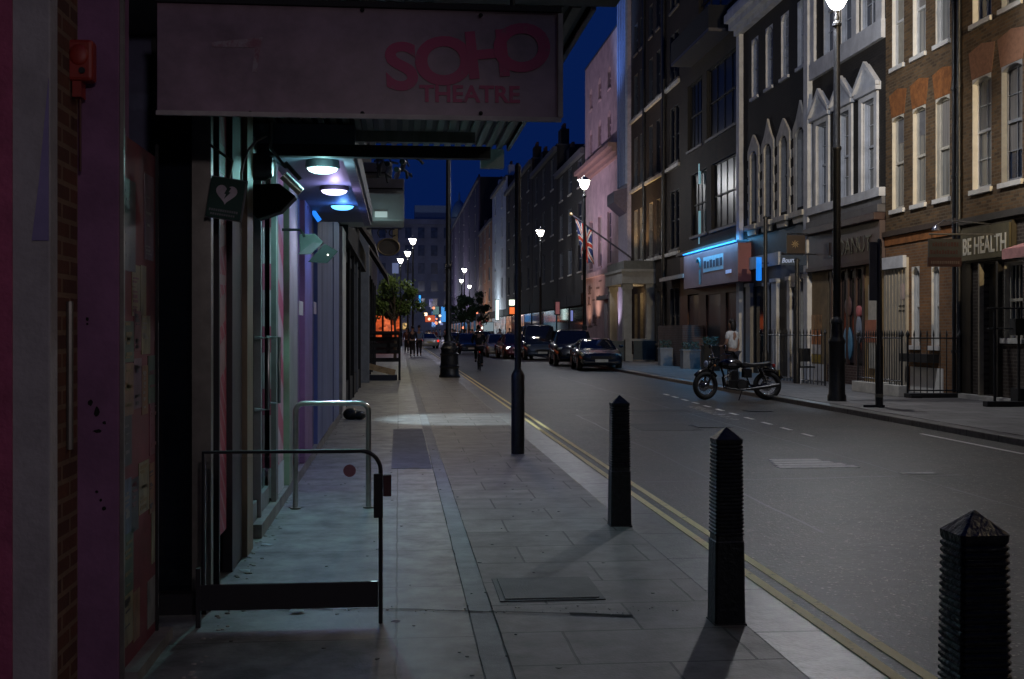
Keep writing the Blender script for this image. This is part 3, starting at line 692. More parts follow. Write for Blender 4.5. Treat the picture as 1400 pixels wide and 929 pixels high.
# floodlight pair of barn doors
c = XZ(436, 340, 10.0)
a = thing('floodlight', tuple(c), 'grey floodlight with open flap tilted down, mounted on the green column', 'floodlight')
fl = mat('flood_dark_grey', (.07,.075,.075), .5, var=.2)
def quad3(mb, pts, th=.006):
    n = (pts[1]-pts[0]).cross(pts[2]-pts[0]).normalized() * th
    A = [mb.bm.verts.new(p) for p in pts]; B = [mb.bm.verts.new(p + n) for p in pts]
    mb.bm.faces.new(A[::-1]); mb.bm.faces.new(B)
    for i in range(len(pts)): mb.bm.faces.new((A[i], A[(i+1) % len(pts)], B[(i+1) % len(pts)], B[i]))
V = lambda x, y, z: c + Vector((x, y, z))
hb = MB(); quad3(hb, [V(-.17,0,.12), V(-.03,0,.125), V(.04,.0,.05), V(-.08,0,-.02), V(-.16,0,-.05)], .12); hb.build('housing', fl, a, bevel=.008)
hb = MB(); quad3(hb, [V(-.17,-.13,-.06), V(-.06,-.13,-.06), V(.04,-.13,.035), V(-.04,-.13,.04)], .012); hb.build('reflector_flap', mat('flap_plum', (.10,.08,.09), .35), a)
gb = MB(); quad3(gb, [V(-.08,-.15,-.125), V(.08,-.15,-.135), V(.17,-.15,-.035), V(.06,-.15,.03)], .014); gb.build('glass_flap', blackm, a)
gb = MB(); quad3(gb, [V(-.055,-.155,-.117), V(.075,-.155,-.122), V(.145,-.155,-.04), V(.055,-.155,.012)], .004); gb.build('front_glass', mat('flood_glass', (.09,.075,.10), .12, spec=1), a)
MB().ball(V(.085,-.162,-.065), .008, u=8, v=6).build('glint_dot', emis('glint_glow', (1,.95,.8), 3), a)  # emissive dot painted as a glint on the unlit fixture
MB().tube([V(-.12,0,.1), V(-.16,.02,.16), (-.99, c.y+.02, c.z+.16)], .012, 8).build('mount', blackm, a)
# blue lit little sign strip
c = XZ(431, 295, 13.5)
a = thing('neon_light', tuple(c), 'small slanted blue glowing light on the blue boarding', 'wall light')
MB().tube([c + Vector((-.04,0,.07)), c + Vector((.05,0,-.06))], .028, 8).build('tube', emis('blue_neon', (.02,.22,.9), 1.2), a)
MB().box(c.x-.2, c.x-.03, c.y-.02, c.y+.02, c.z-.02, c.z+.02).build('bracket', blackm, a)

# ---- glass gate with black frame
gy = 6.05; gx0, gx1 = -.985, -.092
g = thing('ramp_gate', ((gx0+gx1)/2, gy, 0), 'low glass gate in a black metal frame closing the ramp in front of the doors', 'gate')
fr_ = MB(); r = .011
arc = [(gx1 - .10 + .10*math.sin(q), .885 - .10 + .10*math.cos(q)) for q in [i*math.pi/2/7 for i in range(8)]]
fr_.tube([(gx0, gy, .12), (gx0, gy, .885), *[(x, gy, z) for x, z in arc], (gx1, gy, .0)], r, 8); fr_.build('frame', ironl, g, smooth='auto')
MB().box(gx0 - .03, gx1 - .012, gy - .012, gy + .012, .085, .215).build('kick_rail', ironl, g, bevel=.004)
MB().box(gx0 - .035, gx0 - .012, gy - .015, gy + .015, .0, .30).build('hinge_post', ironl, g)
gl = bpy.data.materials.new('clear_gate_glass'); gl.use_nodes = True
_b = gl.node_tree.nodes['Principled BSDF']; _b.inputs['Transmission Weight'].default_value = 1; _b.inputs['Roughness'].default_value = .0; _b.inputs['IOR'].default_value = 1.05; _b.inputs['Base Color'].default_value = (.9,.93,.93,1)
MB().box(gx0 + .012, gx1 - .018, gy - .003, gy + .003, .216, .86).build('glass_panel', gl, g)
MB().lathe([(.032,-.005),(.032,-.0035)], (gx0 + .735, gy, .785), n=24, axis='Y').build('warning_sticker', mat('pink_sticker', (.28,.12,.16), .5), g)
MB().box(gx1 - .035, gx1 + .012, gy - .035, gy - .012, .545, .77).build('latch_plate', blackm, g, bevel=.004)
MB().box(gx1 + .013, gx1 + .055, gy - .04, gy + .0, .655, .765).build('latch_box', mat('dark_red_latch', (.05,.008,.012), .5), g, bevel=.004)
MB().box(-1.33, gx0 - .03, 6.32, 6.42, -.0, .11).build('floor_stop', ironl, g)
# hooped steel rail
hy = 10.0; h0, h1 = -.865, -.255
g = thing('hoop_rail', ((h0+h1)/2, hy, 0), 'tubular steel hoop rail standing on the pavement behind the gate', 'handrail')
ra = .07
pts = [(h0, hy, 0), (h0, hy, .89 - ra)] + [(h0 + ra - ra*math.cos(q), hy, .89 - ra + ra*math.sin(q)) for q in [i*math.pi/2/6 for i in range(1, 7)]] \
    + [(h1 - ra + ra*math.sin(q), hy, .89 - ra + ra*math.cos(q)) for q in [i*math.pi/2/6 for i in range(0, 7)]] + [(h1, hy, 0)]
MB().tube(pts, .023, 14).build('tube', mat('satin_steel_tube', (.42,.40,.38), .3, metal=.9, var=.2, scale=10), g, smooth='auto')
for x in (h0, h1): MB().lathe([(.045,0.001),(.045,.012),(.025,.014)], (x, hy, 0), n=16).build('foot_flange', trimm, g)
# scraps of litter inside the gate and on the pavement
pale = mat('paper_scrap', (.5,.55,.62), .7, var=.2)
for i, (px, py, s_, lb) in enumerate(((365, 747, .03, 'white paper scrap on the pavement behind the gate glass'), (335, 783, .035, 'crumpled pale wrapper in the corner behind the gate, by the pink banner'),
        (540, 853, .02, 'bright scrap of litter lying on the cracked joint right of the gate'), (405, 838, .045, 'bluish crumpled scrap under the gate kick rail'))):
    p = XY(px, 1.5 * FPX / (py - HZ)); b = MB(); rr = random.Random(i); N = 7
    pts = [(p.x + s_*rr.uniform(.7,1.6)*math.cos(q), p.y + s_*rr.uniform(.5,1)*math.sin(q)) for q in [2*math.pi*j/N for j in range(N)]]
    vs = [b.bm.verts.new((x, y, .006 + rr.uniform(0, .012))) for x, y in pts]; cv = b.bm.verts.new((p.x, p.y, .02))
    for j in range(N): b.bm.faces.new((vs[j], vs[(j+1) % N], cv))
    tag(b.build('litter', pale, origin=p), lb, 'litter')

# ================================================================ LEFT: next buildings
def box_building(name, label, x0, x1, y0, y1, H, m, windows=(), rz=None):
    t = thing(name, ((x0+x1)/2, y0, 0), label, 'building')
    MB().box(x0, x1, y0, y1, 0, H).build('wall', m, t)
    MB().box(x0 - .1, x1 + .1, y0, y1, H + .002, H + .35).build('roof_parapet', slate, t)
    return t
shopblack = mat('black_shopfront_paint', (.012,.013,.016), .85, var=.3)
t2 = box_building('shop_building', 'dark shop with black frames and an awning box next to the theatre', -8, -1.12, 21.7, 34, 12, brickD)
for i in range(5):
    y = 22 + i * 2.3
    MB().box(-1.118, -1.0, y, y + .22, 0, 3.2).build('shopfront_pilaster', mat('grey_shop_pilaster', (.12,.13,.15), .5, var=.2) if i in (0,3) else shopblack, t2)
    if i < 4:
        f = MB(); f.box(-1.10, -1.03, y + .24, y + 2.28, .0, .5).box(-1.10, -1.05, y + .24, y + 2.28, 2.9, 3.1); f.build('window_frame', shopblack, t2)
        MB().box(-1.117, -1.08, y + .26, y + 2.26, .52, 2.88).build('pane', glassm, t2)
MB().box(-1.118, -.93, 21.75, 33.9, 3.2, 3.7).build('fascia', shopblack, t2)
aw = MB().box(-1.1, .10, 20.9, 22.3, 3.46, 3.95).build('awning_box', mat('cream_awning_box', (.40,.42,.40), .5, var=.12, scale=3), t2, bevel=.02)
MB().box(-.42, -.20, 20.86, 20.895, 3.52, 3.62).build('box_light', emis('awning_light', (.8,.95,.9), .25), aw)
# clutter of units over the awning
for (x0, x1, y, z0, z1, lb) in ((-.72, .10, 21.2, 4.02, 4.25, 'lower pale metal box stacked over the awning box beyond the canopy'), (-.70, -.12, 21.3, 4.32, 4.55, 'upper pale metal box above the awning box beyond the canopy')):
    u = thing('equipment_box', ((x0+x1)/2, y, z0), lb, 'metal box')
    MB().box(x0, x1, y, y + .6, z0, z1).build('casing', mat('equip_grey', (.24,.24,.26), .5, var=.2), u, bevel=.015)
    MB().box(x0 + .03, x1 - .03, y - .012, y - .002, z0 + .03, z0 + .06).build('vent', blackm, u)
rr = random.Random(5); u = thing('cable_tangle', (-.2, 21.0, 4.3), 'tangle of dark cables and pipes on brackets under the canopy end', 'cables')
for k in range(12):
    a0 = Vector((rr.uniform(-.6, .12), 20.6, rr.uniform(4.0, 4.7))); pts = [a0]
    for j in range(5): pts.append(pts[-1] + Vector((rr.uniform(-.04, .12), rr.uniform(-.05, .05), rr.uniform(-.14, .10))))
    MB().tube(pts, rr.uniform(.012, .03), 6).build('cable', dbm, u)
MB().box(-.75, .16, 20.62, 20.75, 4.55, 4.75).build('bracket', dbm, u)
# oval hanging sign and gilded bracket
c = XZ(531, 338, 27)
u = thing('oval_sign', tuple(c), 'oval hanging sign with a dull gold ring below the awning box', 'sign')
gold = mat('dull_gold', (.35,.26,.14), .4, metal=.6, var=.3)
b = MB(); b.ring((0,0,0), 1, .09, 'Y', n=28, m=8); bmesh.ops.transform(b.bm, matrix=Matrix.Translation(c) @ Matrix.Diagonal((.25,.5,.19,1)), verts=b.bm.verts[:]); b.build('ring', gold, u, smooth=True)
b = MB(); b.lathe([(.23,-.02),(.23,.02)], (0,0,0), n=28, axis='Y'); bmesh.ops.transform(b.bm, matrix=Matrix.Translation(c) @ Matrix.Diagonal((1,1,.75,1)), verts=b.bm.verts[:]); b.build('board', mat('sign_brown', (.10,.08,.06), .5), u)
b = MB(); b.ring((c.x-.14, c.y-.02, c.z+.32), .10, .015, 'Y', a0=0, a1=4.2, n=16); b.ring((c.x+.10, c.y-.02, c.z+.33), .08, .015, 'Y', a0=1, a1=5.5, n=16); b.tube([(c.x-.5, c.y, c.z+.42),(c.x+.3, c.y, c.z+.42)], .018, 8)
b.build('scroll_bracket', blackp, u)
MB().box(c.x+.10, c.x+.22, c.y-.02, c.y+.02, c.z+.12, c.z+.42).build('gilt_panel', gold, u)
_ = 0
t3 = box_building('shop_building', 'dark left-hand building with a pale pilaster beyond the black shop', -9, -1.15, 34.2, 50, 12.5, brickD)
MB().box(-1.148, -.86, 34.25, 34.8, 0, 4.4).build('pilaster', mat('grey_pilaster', (.20,.22,.25), .6, var=.2), t3)
for i in range(5):
    y = 35.2 + i * 2.9
    MB().box(-1.148, -1.09, y, y + 2.3, .5, 2.8).build('shop_window', glassm, t3)
    MB().box(-1.148, -.95, y + 2.32, y + 2.75, 0, 3.4).build('pilaster', shopblack, t3)
awm = mat('faded_awning_cloth', (.25,.22,.20), .8, var=.3)
b = MB(); b.prism([(-1.14, 4.5), (-.55, 3.6), (-.55, 3.5), (-1.14, 4.35)], 28, 32.5, 'Y'); b.build('awning', awm, t2)
b = MB(); b.prism([(-1.14, 4.6), (-.35, 3.3), (-.35, 3.2), (-1.14, 4.45)], 36, 44, 'Y'); b.build('awning', awm, t3)
t4 = box_building('set_back_building', 'dark set-back building row on the left, above the small tree', -14, -4.2, 52, 96, 13, brickD)
t5 = box_building('far_left_building', 'far dark building on the left behind the row of three lamps', -16, -3.6, 97, 200, 14, brickE)
# orange restaurant front glowing behind the tree, on the set-back building
for i in range(6):
    y = 60 + i * 5
    MB().box(-4.199, -4.12, y, y + 4.2, .4, 3.0).build('lit_shop_window', emisn('orange_lit_front', (1,.20,.06), .3), t4)
    MB().box(-4.199, -4.0, y - .6, y - .05, 0, 3.6).build('pilaster', shopblack, t4)
for i in range(7):
    y = 100 + i * 12
    MB().box(-3.599, -3.5, y, y + 6, .5, 3.2).build('lit_shop_window', emisn('mixed_lit_%d' % (i % 3), [(1,.25,.08),(1,.62,.30),(.35,.5,1)][i % 3], .2), t5)
# kiosk front facing down the pavement, glowing orange just behind the tree
o_ = thing('lit_shopfront', (-1.0, 78, 0), 'orange glowing restaurant front behind the small tree and pedestrians', 'shopfront')
MB().box(-4.1, .15, 84, 87, 0, 3.9).build('wall', shopblack, o_)
for i, (a, b_) in enumerate(((-3.2,-2.2),(-2.0,-1.2),(-1.05,-.55),(-.45,.05))):
    MB().box(a, b_, 83.93, 83.995, .9 if i % 2 else 1.3, 2.6).build('lit_window', emisn('orange_glow_%d' % (i%2), (1,.15,.04) if i % 2 else (1,.20,.07), .5, 2.5), o_)
# market style clutter outside the shop
c = XY(523, 36)
u = thing('display_stand', (c.x, c.y, 0), 'black slatted display stand with a tan tray outside the left-hand shop', 'display stand')
for sx_ in (-.52, .52):
    for yy in (-.25, .25): MB().tube([(c.x+sx_, c.y+yy, 0), (c.x+sx_, c.y+yy, 1.45)], .035, 8).build('post', blackm, u)
for z in (.55, .8, 1.0, 1.2, 1.38): MB().box(c.x-.5, c.x+.5, c.y+.2, c.y+.24, z, z + .12).build('slat', blackm, u)
MB().box(c.x-.56, c.x+.56, c.y-.3, c.y+.3, 1.42, 1.47).build('top', blackm, u)
b = MB().box(-.42, .42, -.03, .03, -.09, .09, Matrix.Translation((c.x-.02, c.y-.3, .33)) @ Matrix.Rotation(R(14), 4, 'Y')).build('tan_tray', mat('cardboard_tan', (.38,.27,.15), .8, var=.4, scale=6), u)
MB().box(c.x-.5, c.x+.45, c.y-.35, c.y+.28, .001, .16).build('base_tray', mat('blue_black_crate', (.012,.016,.03), .5), u)
c = XY(484, 19.9)
u = thing('rubbish_sack', (c.x, c.y, 0), 'small dark heap of rubbish bags against the end of the theatre front', 'rubbish bag')
bagm = mat('black_plastic_bag', (.012,.018,.017), .3, var=.3, bump=1, bscale=14)
MB().ball((c.x - .05, c.y, .09), .14, (1,1,.75)).build('bag', bagm, u, smooth=True)
MB().ball((c.x + .10, c.y - .03, .07), .11, (1,1,.7)).build('bag', bagm, u, smooth=True)
# pool of cool light from the neighbouring shop
light('shop_downlight', 'SPOT', (.0, 20.2, 3.35), 520, (.70,.90,1), target=(1.0, 20.0, 0), size=.12, cone=50, blend=.5)
light('shop_uplight', 'POINT', (-.35, 20.5, 3.2), 3, (.6,.95,1), size=.15)

light('wall_fill_behind', 'SPOT', (.7, -1.5, 3.0), 100, (1,.84,.90), target=(-1.35, 4.9, 1.45), size=.12, cone=46, blend=.9)  # unseen fill spot added behind the camera for the left wall

# ================================================================ RIGHT SIDE TERRACE
RX = 12.7
def Yr(px, X=RX): return Yat(px, X)
wpaint_dim = mat('grey_sash_paint', (.30,.31,.33), .5, var=.15)
WR = random.Random(99)
BL = [mat('blind_cream', (.34,.31,.25), .7, var=.15), mat('blind_grey', (.16,.16,.17), .7, var=.2), mat('curtain_folds', (.24,.22,.20), .8, var=.45, scale=9, stretch=(1,6,.1))]
def window(t, y0, y1, z0, z1, x=RX, frame=whitep, pane=glassm, bars=(1, 2), sill=whitep, set_=.12, open_=0, deep=.14, sillproj=.07, arch=0):
    """sash window: lined reveal, outer frame, meeting rail and glazing bars > pane, sill"""
    f = MB(); w = .055
    f.box(x + .004, x + deep, y0, y0 + .018, z0, z1).box(x + .004, x + deep, y1 - .018, y1, z0, z1).box(x + .004, x + deep, y0 + .018, y1 - .018, z1 - .018, z1)
    xf = x + set_
    f.box(xf, xf + .05, y0 + .018, y0 + .018 + w, z0, z1 - .018).box(xf, xf + .05, y1 - .018 - w, y1 - .018, z0, z1 - .018)
    ya, yb = y0 + .018 + w, y1 - .018 - w
    f.box(xf, xf + .05, ya, yb, z0, z0 + .08).box(xf, xf + .05, ya, yb, z1 - .075, z1 - .018)
    zm = (z0 + z1) / 2 + open_; f.box(xf - .012, xf + .05, ya, yb, zm - .03, zm + .03)
    nv, nh = bars
    for i in range(1, nv + 1):
        yy = ya + (yb - ya) * i / (nv + 1); f.box(xf + .01, xf + .04, yy - .01, yy + .01, z0 + .08, z1 - .075)
    for i in range(1, nh):
        for (a, b) in ((z0 + .08, zm - .03), (zm + .03, z1 - .075)):
            zz = a + (b - a) * i / nh; f.box(xf + .011, xf + .039, ya, yb, zz - .01, zz + .01)
    if arch:
        n = 8; pts = [(y0, z1 + .001), (y0, z1 - arch)] + [(y0 + (y1 - y0) * i / n, z1 - arch + arch * math.sin(math.pi * i / n) * .95) for i in range(1, n)] + [(y1, z1 - arch), (y1, z1 + .001)]
        f.prism(pts, x + .002, xf + .06, 'X')
    fo = f.build('window', frame, t)
    MB().box(xf + .045, xf + .052, y0 + .02, y1 - .02, z0 + .01, z1 - .02).build('pane', pane, fo)
    if pane in (glassw, glassb) and x == RX and y1 < 75:
        q = WR.random()
        if q < .75:
            dz = (z1 - z0) * WR.choice([.25, .45, .5, .7, .95])
            MB().box(xf + .040, xf + .0445, y0 + .075, y1 - .075, z1 - .08 - dz, z1 - .08).build('blind', WR.choice(BL), fo)
    if sill: MB().box(x - sillproj, x + deep - .01, y0 - .06, y1 + .06, z0 - .11, z0 - .002).build('sill', sill, fo, bevel=.006)
    return fo
def wall(t, y0, y1, z0, z1, holes, m, x=RX, th=.22, name='wall'):
    ys = sorted({y0, y1, *[h[0] for h in holes], *[h[1] for h in holes]}); zs = sorted({z0, z1, *[h[2] for h in holes], *[h[3] for h in holes]})
    b = MB()
    for za, zb in zip(zs, zs[1:]):
        run = None
        for ya, yb in zip(ys, ys[1:]):
            cy, cz = (ya + yb) / 2, (za + zb) / 2
            hole = any(h[0] < cy < h[1] and h[2] < cz < h[3] for h in holes)
            if not hole: run = [run[0], yb] if run else [ya, yb]
            if (hole or yb == ys[-1]) and run: b.box(x, x + th, run[0], run[1], za, zb); run = None
    return b.build(name, m, t)
def core(t, y0, y1, H, x=RX, depth=9):
    MB().box(x + .23, x + depth, y0 + .004, y1 - .004, 0, H).build('inner_mass', blackm, t)
    MB().box(x - .02, x + depth, y0 + .004, y1 - .004, H + .002, H + .12).build('roof', slate, t)
def gutterpipe(t, y, z0, z1, x=RX, r=.055):
    b = MB().tube([(x - r - .03, y, z0), (x - r - .03, y, z1)], r, 10)
    for z in range(int(z0) + 1, int(z1), 2): b.lathe([(r + .02, 0), (r + .02, .07)], (x - r - .03, y, z), n=10)
    b.build('drainpipe', blackp, t, smooth='auto')
archm2 = mat('orange_rubbed_brick', (.26,.095,.025), .85, var=.5, scale=5)
archm3 = mat('pink_rubbed_brick', (.30,.15,.09), .85, var=.25, scale=9)
def flat_arch(t, y0, y1, z, m, h=.55, x=RX, rise=.1):
    n = 8; pts = [(y0 - .02, z), *[(y0 + (y1 - y0) * i / n, z + .004 + rise * math.sin(math.pi * i / n) * 0) for i in range(1, n)], (y1 + .02, z), (y1 + .16, z + h), ((y0 + y1) / 2, z + h + rise), (y0 - .16, z + h)]
    MB().prism(pts, x - .006, x + .05, 'X').build('brick_arch', m, t)

# ---------- B1 : nearest brown brick house (BE HEALTH shop)
yA, yB = 14.0, Yr(1312.5)
b1 = thing('brick_house', (RX, yB, 0), 'brown brick townhouse at the right edge, above the olive health shop sign', 'building')
W1 = []
cy = [Yr(1342), Yr(1383)]; sp = cy[0] - cy[1]; cy = [cy[0] - sp * i for i in range(-0, 5)]
for c_ in cy: W1 += [(c_ - .42, c_ + .42, 4.62, 7.08), (c_ - .42, c_ + .42, 8.3, 10.6), (c_ - .42, c_ + .42, 11.7, 13.2)]
wall(b1, yA, yB, 3.95, 14.5, W1, brickA); core(b1, yA, yB, 14.5)
for i, (a, b_, z0, z1) in enumerate(W1):
    k = i // 3
    window(b1, a, b_, z0, z1, pane=glassw if i % 3 == 0 and k == 0 else glassb, open_=.05, arch=.12 if i % 3 == 0 else 0, frame=whitep if k != 1 else wpaint_dim)
    if i % 3 == 0: flat_arch(b1, a, b_, z1 + .002, archm3, .62)
    elif i % 3 == 1: flat_arch(b1, a, b_, z1 + .002, archm3, .5)
MB().box(RX - .12, RX - .002, yA, yB - .05, 3.88, 4.02).build('cornice', mat('dark_cornice', (.05,.045,.04), .6), b1)
# shop at ground
olive = mat('olive_fascia', (.10,.085,.045), .6, var=.2, scale=4)
yS0, yS1 = Yr(1389), Yr(1322)
MB().box(RX - .10, RX + .1, yS0 - .02, yS1 + .02, 3.02, 3.80).build('fascia', mat('dark_olive_frame', (.06,.05,.03), .6), b1)
dkf = mat('black_brown_frame', (.02,.017,.014), .45, var=.3)
wall(b1, yA, yB - .0, 0, 3.94, [(Yr(1398), Yr(1372), 1.35, 2.95), (Yr(1366), Yr(1345), .12, 2.95), (16, 20.5, .7, 2.9)], brickmat('dark_shop_brick', (.05,.035,.026), (.035,.025,.02), (.09,.075,.06)), x=RX + .002)
fo = window(b1, Yr(1398), Yr(1372), 1.35, 2.95, x=RX + .01, frame=mat('cream_frame', (.40,.37,.30), .6, var=.2), pane=glassm, bars=(3, 1), sill=stone)
dd = MB().box(RX + .12, RX + .17, Yr(1366), Yr(1345), .12, 2.95).build('door', dkf, b1)
MB().box(RX + .10, RX + .119, Yr(1364), Yr(1357), .9, 2.6).build('door_glass', glassw, dd)
MB().box(RX - .1, RX - .0, Yr(1345), Yr(1343), .1, 2.98).build('pilaster', mat('cream_pilaster', (.34,.30,.22), .6, var=.2), b1)
MB().box(RX - .1, RX - .0, Yr(1370.5), Yr(1367.5), .1, 2.98).build('pilaster', dkf, b1)
MB().box(RX - .22, RX, yA, Yr(1316), .0, .10).build('doorstep', stone, b1)
gutterpipe(b1, yB - .12, .1, 14)
MB().box(RX - .05, RX + .0, Yr(1330), Yr(1317), 0, 3.0).build('pilaster', dkf, b1)
sg = thing('shop_sign', (RX - .13, (yS0 + yS1) / 2, 3.05), 'olive shop fascia board with pale capitals reading be health', 'sign')
MB().box(RX - .15, RX - .102, yS0, yS1, 3.06, 3.76).build('board', olive, sg)
text_obj('lettering', 'BE HEALTH', .52, M_faceX(RX - .153, yS1 - .10, 3.19, (yS1 - yS0 - .2) / 2.62, 1), mat('sign_cream_letters', (.60,.58,.50), .5, var=.1), sg, offset=.008, extrude=.006)
# pink awning at the right edge
aw = thing('shop_awning', (RX - .5, Yr(1400) - .5, 3.0), 'corner of a faded pink awning at the right edge of the picture', 'awning')
ya, yb = 17.5, Yat(1381, 11.9)
MB().prism([(RX - .12, 3.35), (11.75, 3.10), (11.75, 3.06), (RX - .12, 3.30)], ya, yb, 'Y').build('canopy', mat('pink_awning', (.50,.22,.20), .75, var=.2), aw)
MB().box(11.73, 11.75, ya, yb, 2.90, 3.09).build('valance', mat('pink_valance', (.48,.23,.22), .75, var=.2), aw)
MB().tube([(RX - .1, yb - .05, 2.9), (11.8, yb - .05, 2.92)], .015, 6).build('arm', blackm, aw)

# ---------- B2 : brick house with orange arches
yC = Yr(1211)
b2 = thing('brick_house', (RX, yC, 0), 'brown brick townhouse with orange brick window arches and pale ground floor', 'building')
W2 = []
for px in (1227.5, 1256.5, 1288.5):
    c_ = Yr(px); W2 += [(c_ - .36, c_ + .36, 4.62, 7.0), (c_ - .36, c_ + .36, 8.28, 10.6), (c_ - .36, c_ + .36, 11.7, 13.2)]
wall(b2, yB + .002, yC, 3.95, 14.2, W2, brickA); core(b2, yB + .002, yC, 14.2)
for i, (a, b_, z0, z1) in enumerate(W2):
    window(b2, a, b_, z0, z1, pane=glassw, bars=(0, 1), open_=.0, arch=.12 if i % 3 == 0 else 0, frame=creamp if i % 3 == 0 else whitep, set_=.10)
    flat_arch(b2, a, b_, z1 + .002, archm2, .6)
MB().box(RX - .10, RX - .002, yB, yC, 3.95, 4.08).build('cornice', mat('dark_band', (.06,.04,.03), .7), b2)  # dark brown cornice above the ground floor
MB().box(RX - .035, RX - .002, yB + .05, yC, 3.72, 3.94).build('brick_band', archm2, b2)
wall(b2, yB + .002, yC, 0, 3.71, [(Yr(1257), Yr(1246), 1.15, 3.1), (Yr(1284), Yr(1273), 1.15, 3.1)], brickmat('amber_brick', (.22,.10,.035), (.15,.07,.03), (.17,.12,.08)), x=RX + .001)
for (a, b_) in ((1257, 1246), (1284, 1273)):
    window(b2, Yr(a), Yr(b_), 1.15, 3.1, x=RX + .004, frame=whitep, pane=glassw, bars=(0, 1), arch=.2)
MB().box(RX - .03, RX - .0, Yr(1290), Yr(1246), .0, .62).build('plinth', whitep, b2)
MB().box(RX - .30, RX - .0, Yr(1284), Yr(1246), .75, .95).build('window_box', blackm, b2)
# pale stucco entrance bay
pe = MB().box(RX - .06, RX - .0, Yr(1242.5), yC - .02, .0, 3.35).build('stucco_bay', mat('cream_boarded_stucco', (.45,.40,.32), .7, var=.2, scale=2, stretch=(1,5,.5)), b2)
MB().box(RX - .16, RX - .062, Yr(1242.5), yC - .02, 3.1, 3.4).build('bay_cornice', stucco, pe)
for k in range(7):
    y = Yr(1242) + (yC - .08 - Yr(1242)) * k / 6.6
    MB().box(RX - .08, RX - .062, y, y + .03, .1, 3.08).build('batten', mat('batten_grey', (.30,.27,.22), .7), pe)
MB().box(RX - .075, RX - .062, Yr(1241), Yr(1235), 2.3, 2.7).build('name_plate', mat('pale_pink_plate', (.55,.42,.38), .6), pe)
for z in (2.0, 2.12): MB().box(RX - .075, RX - .062, Yr(1240), Yr(1232), z, z + .035).build('name_plate', dkf, pe)
gutterpipe(b2, yB + .14, .1, 14, r=.045)
# swan neck lamp over hanging sign
hg = XY(1292, 24.6)
h = thing('hanging_sign', (hg.x, hg.y, 2.8), 'grey hanging board with dark red lettering lines and a maroon strip, beside the drainpipe', 'sign')
bd = mat('hanging_board_grey', (.028,.030,.034), .5, var=.2)
x0, x1 = XY(1268, 24.6).x, XY(1315, 24.6).x
z0, z1 = 1.5 - (352 - HZ) * 24.6 / FPX, 1.5 - (327 - HZ) * 24.6 / FPX
MB().box(x0, x1, hg.y - .02, hg.y + .02, z0, z1).build('board', bd, h)
MB().box(x0 - .01, x1, hg.y - .022, hg.y + .022, z0 - .20, z0 - .002).build('lower_strip', mat('maroon_strip', (.03,.004,.006), .5), h)
dr_ = mat('dark_red_letter', (.035,.006,.008), .5); wl = mat('dim_letter', (.10,.07,.07), .5)
rr = random.Random(11)
for k, (zz, a, hh) in enumerate(((z1 - .16, .08, .09), (z1 - .32, .03, .09))):
    b = MB(); x = x0 + a
    while x < x1 - .08: w_ = rr.uniform(.03, .055); b.box(x, x + w_, hg.y - .028, hg.y - .0215, zz, zz + hh * rr.choice([1, .8])); x += w_ + .018
    b.build('text_line', dr_, h)
b = MB(); x = x0 + .05
while x < x1 - .06: w_ = rr.uniform(.02, .04); b.box(x, x + w_, hg.y - .028, hg.y - .0225, z0 - .14, z0 - .08); x += w_ + .014
b.build('text_line', wl, h)
MB().tube([(x0 + .02, hg.y, z1 + .10), (RX, hg.y, z1 + .10)], .018, 8).build('bracket', trimm, h)
for x in (x0 + .08, x1 - .1): MB().tube([(x, hg.y, z1), (x, hg.y, z1 + .1)], .008, 6).build('hanger', blackm, h)
wlp = thing('wall_lamp', (x0 + .3, hg.y, z1 + .2), 'small unlit swan neck lamp above the grey hanging board', 'wall lamp')
MB().tube([(RX, hg.y + .3, z1 + .35), (x0 + .5, hg.y + .3, z1 + .42), (x0 + .32, hg.y + .3, z1 + .32)], .013, 8).build('arm', steel, wlp)
MB().lathe([(.10, -.06), (.08, .0), (.03, .05)], (x0 + .32, hg.y + .3, z1 + .27), n=14).build('shade', steel, wlp, smooth='auto')

# ---------- B3 : dark brick, pedimented windows, white pilaster
yD = Yr(1106)
b3 = thing('townhouse', (RX, yD, 0), 'dark brick townhouse with pale pediments over its windows and a brown shopfront', 'building')
W3 = []; P3 = [Yr(1125), Yr(1155.5), Yr(1189)]
for c_ in P3: W3 += [(c_ - .42, c_ + .42, 5.3, 7.75)]
P3b = [Yr(1134), Yr(1158), Yr(1186)]
for c_ in P3b: W3 += [(c_ - .48, c_ + .48, 9.75, 12.4)]
wall(b3, yC + .002, yD, 4.5, 16, W3, brickD); core(b3, yC + .002, yD, 16)
for i, (a, b_, z0, z1) in enumerate(W3):
    window(b3, a, b_, z0, z1, frame=stucco, pane=glassw if i in (1,2) else glassb, bars=(1, 2), sill=None)
sfr = stucco
for c_ in P3:
    f = MB()
    f.box(RX - .07, RX - .003, c_ - .62, c_ - .423, 5.3, 7.9).box(RX - .07, RX - .003, c_ + .423, c_ + .62, 5.3, 7.9).box(RX - .07, RX - .003, c_ - .42, c_ + .42, 7.752, 7.9)
    f.box(RX - .16, RX - .003, c_ - .76, c_ + .76, 7.902, 8.02)
    so = f.build('surround', sfr, b3)
    ph = .62
    MB().prism([(c_ - .76, 8.022), (c_ + .76, 8.022), (c_ + .76, 8.11), (c_, 8.022 + ph + .1), (c_ - .76, 8.11)], RX - .08, RX - .003, 'X').build('pediment', sfr, so)
    for s_ in (-1, 1):
        MB().prism([(c_ + s_ * .82, 8.022), (c_ + s_ * .82, 8.13), (c_, 8.13 + ph + .05), (c_, 8.03 + ph - .02)], RX - .19, RX - .081, 'X').build('raking_cornice', sfr, so)
MB().box(RX - .18, RX - .003, yC + .02, yD - .32, 5.05, 5.28).build('sill_course', stucco, b3)
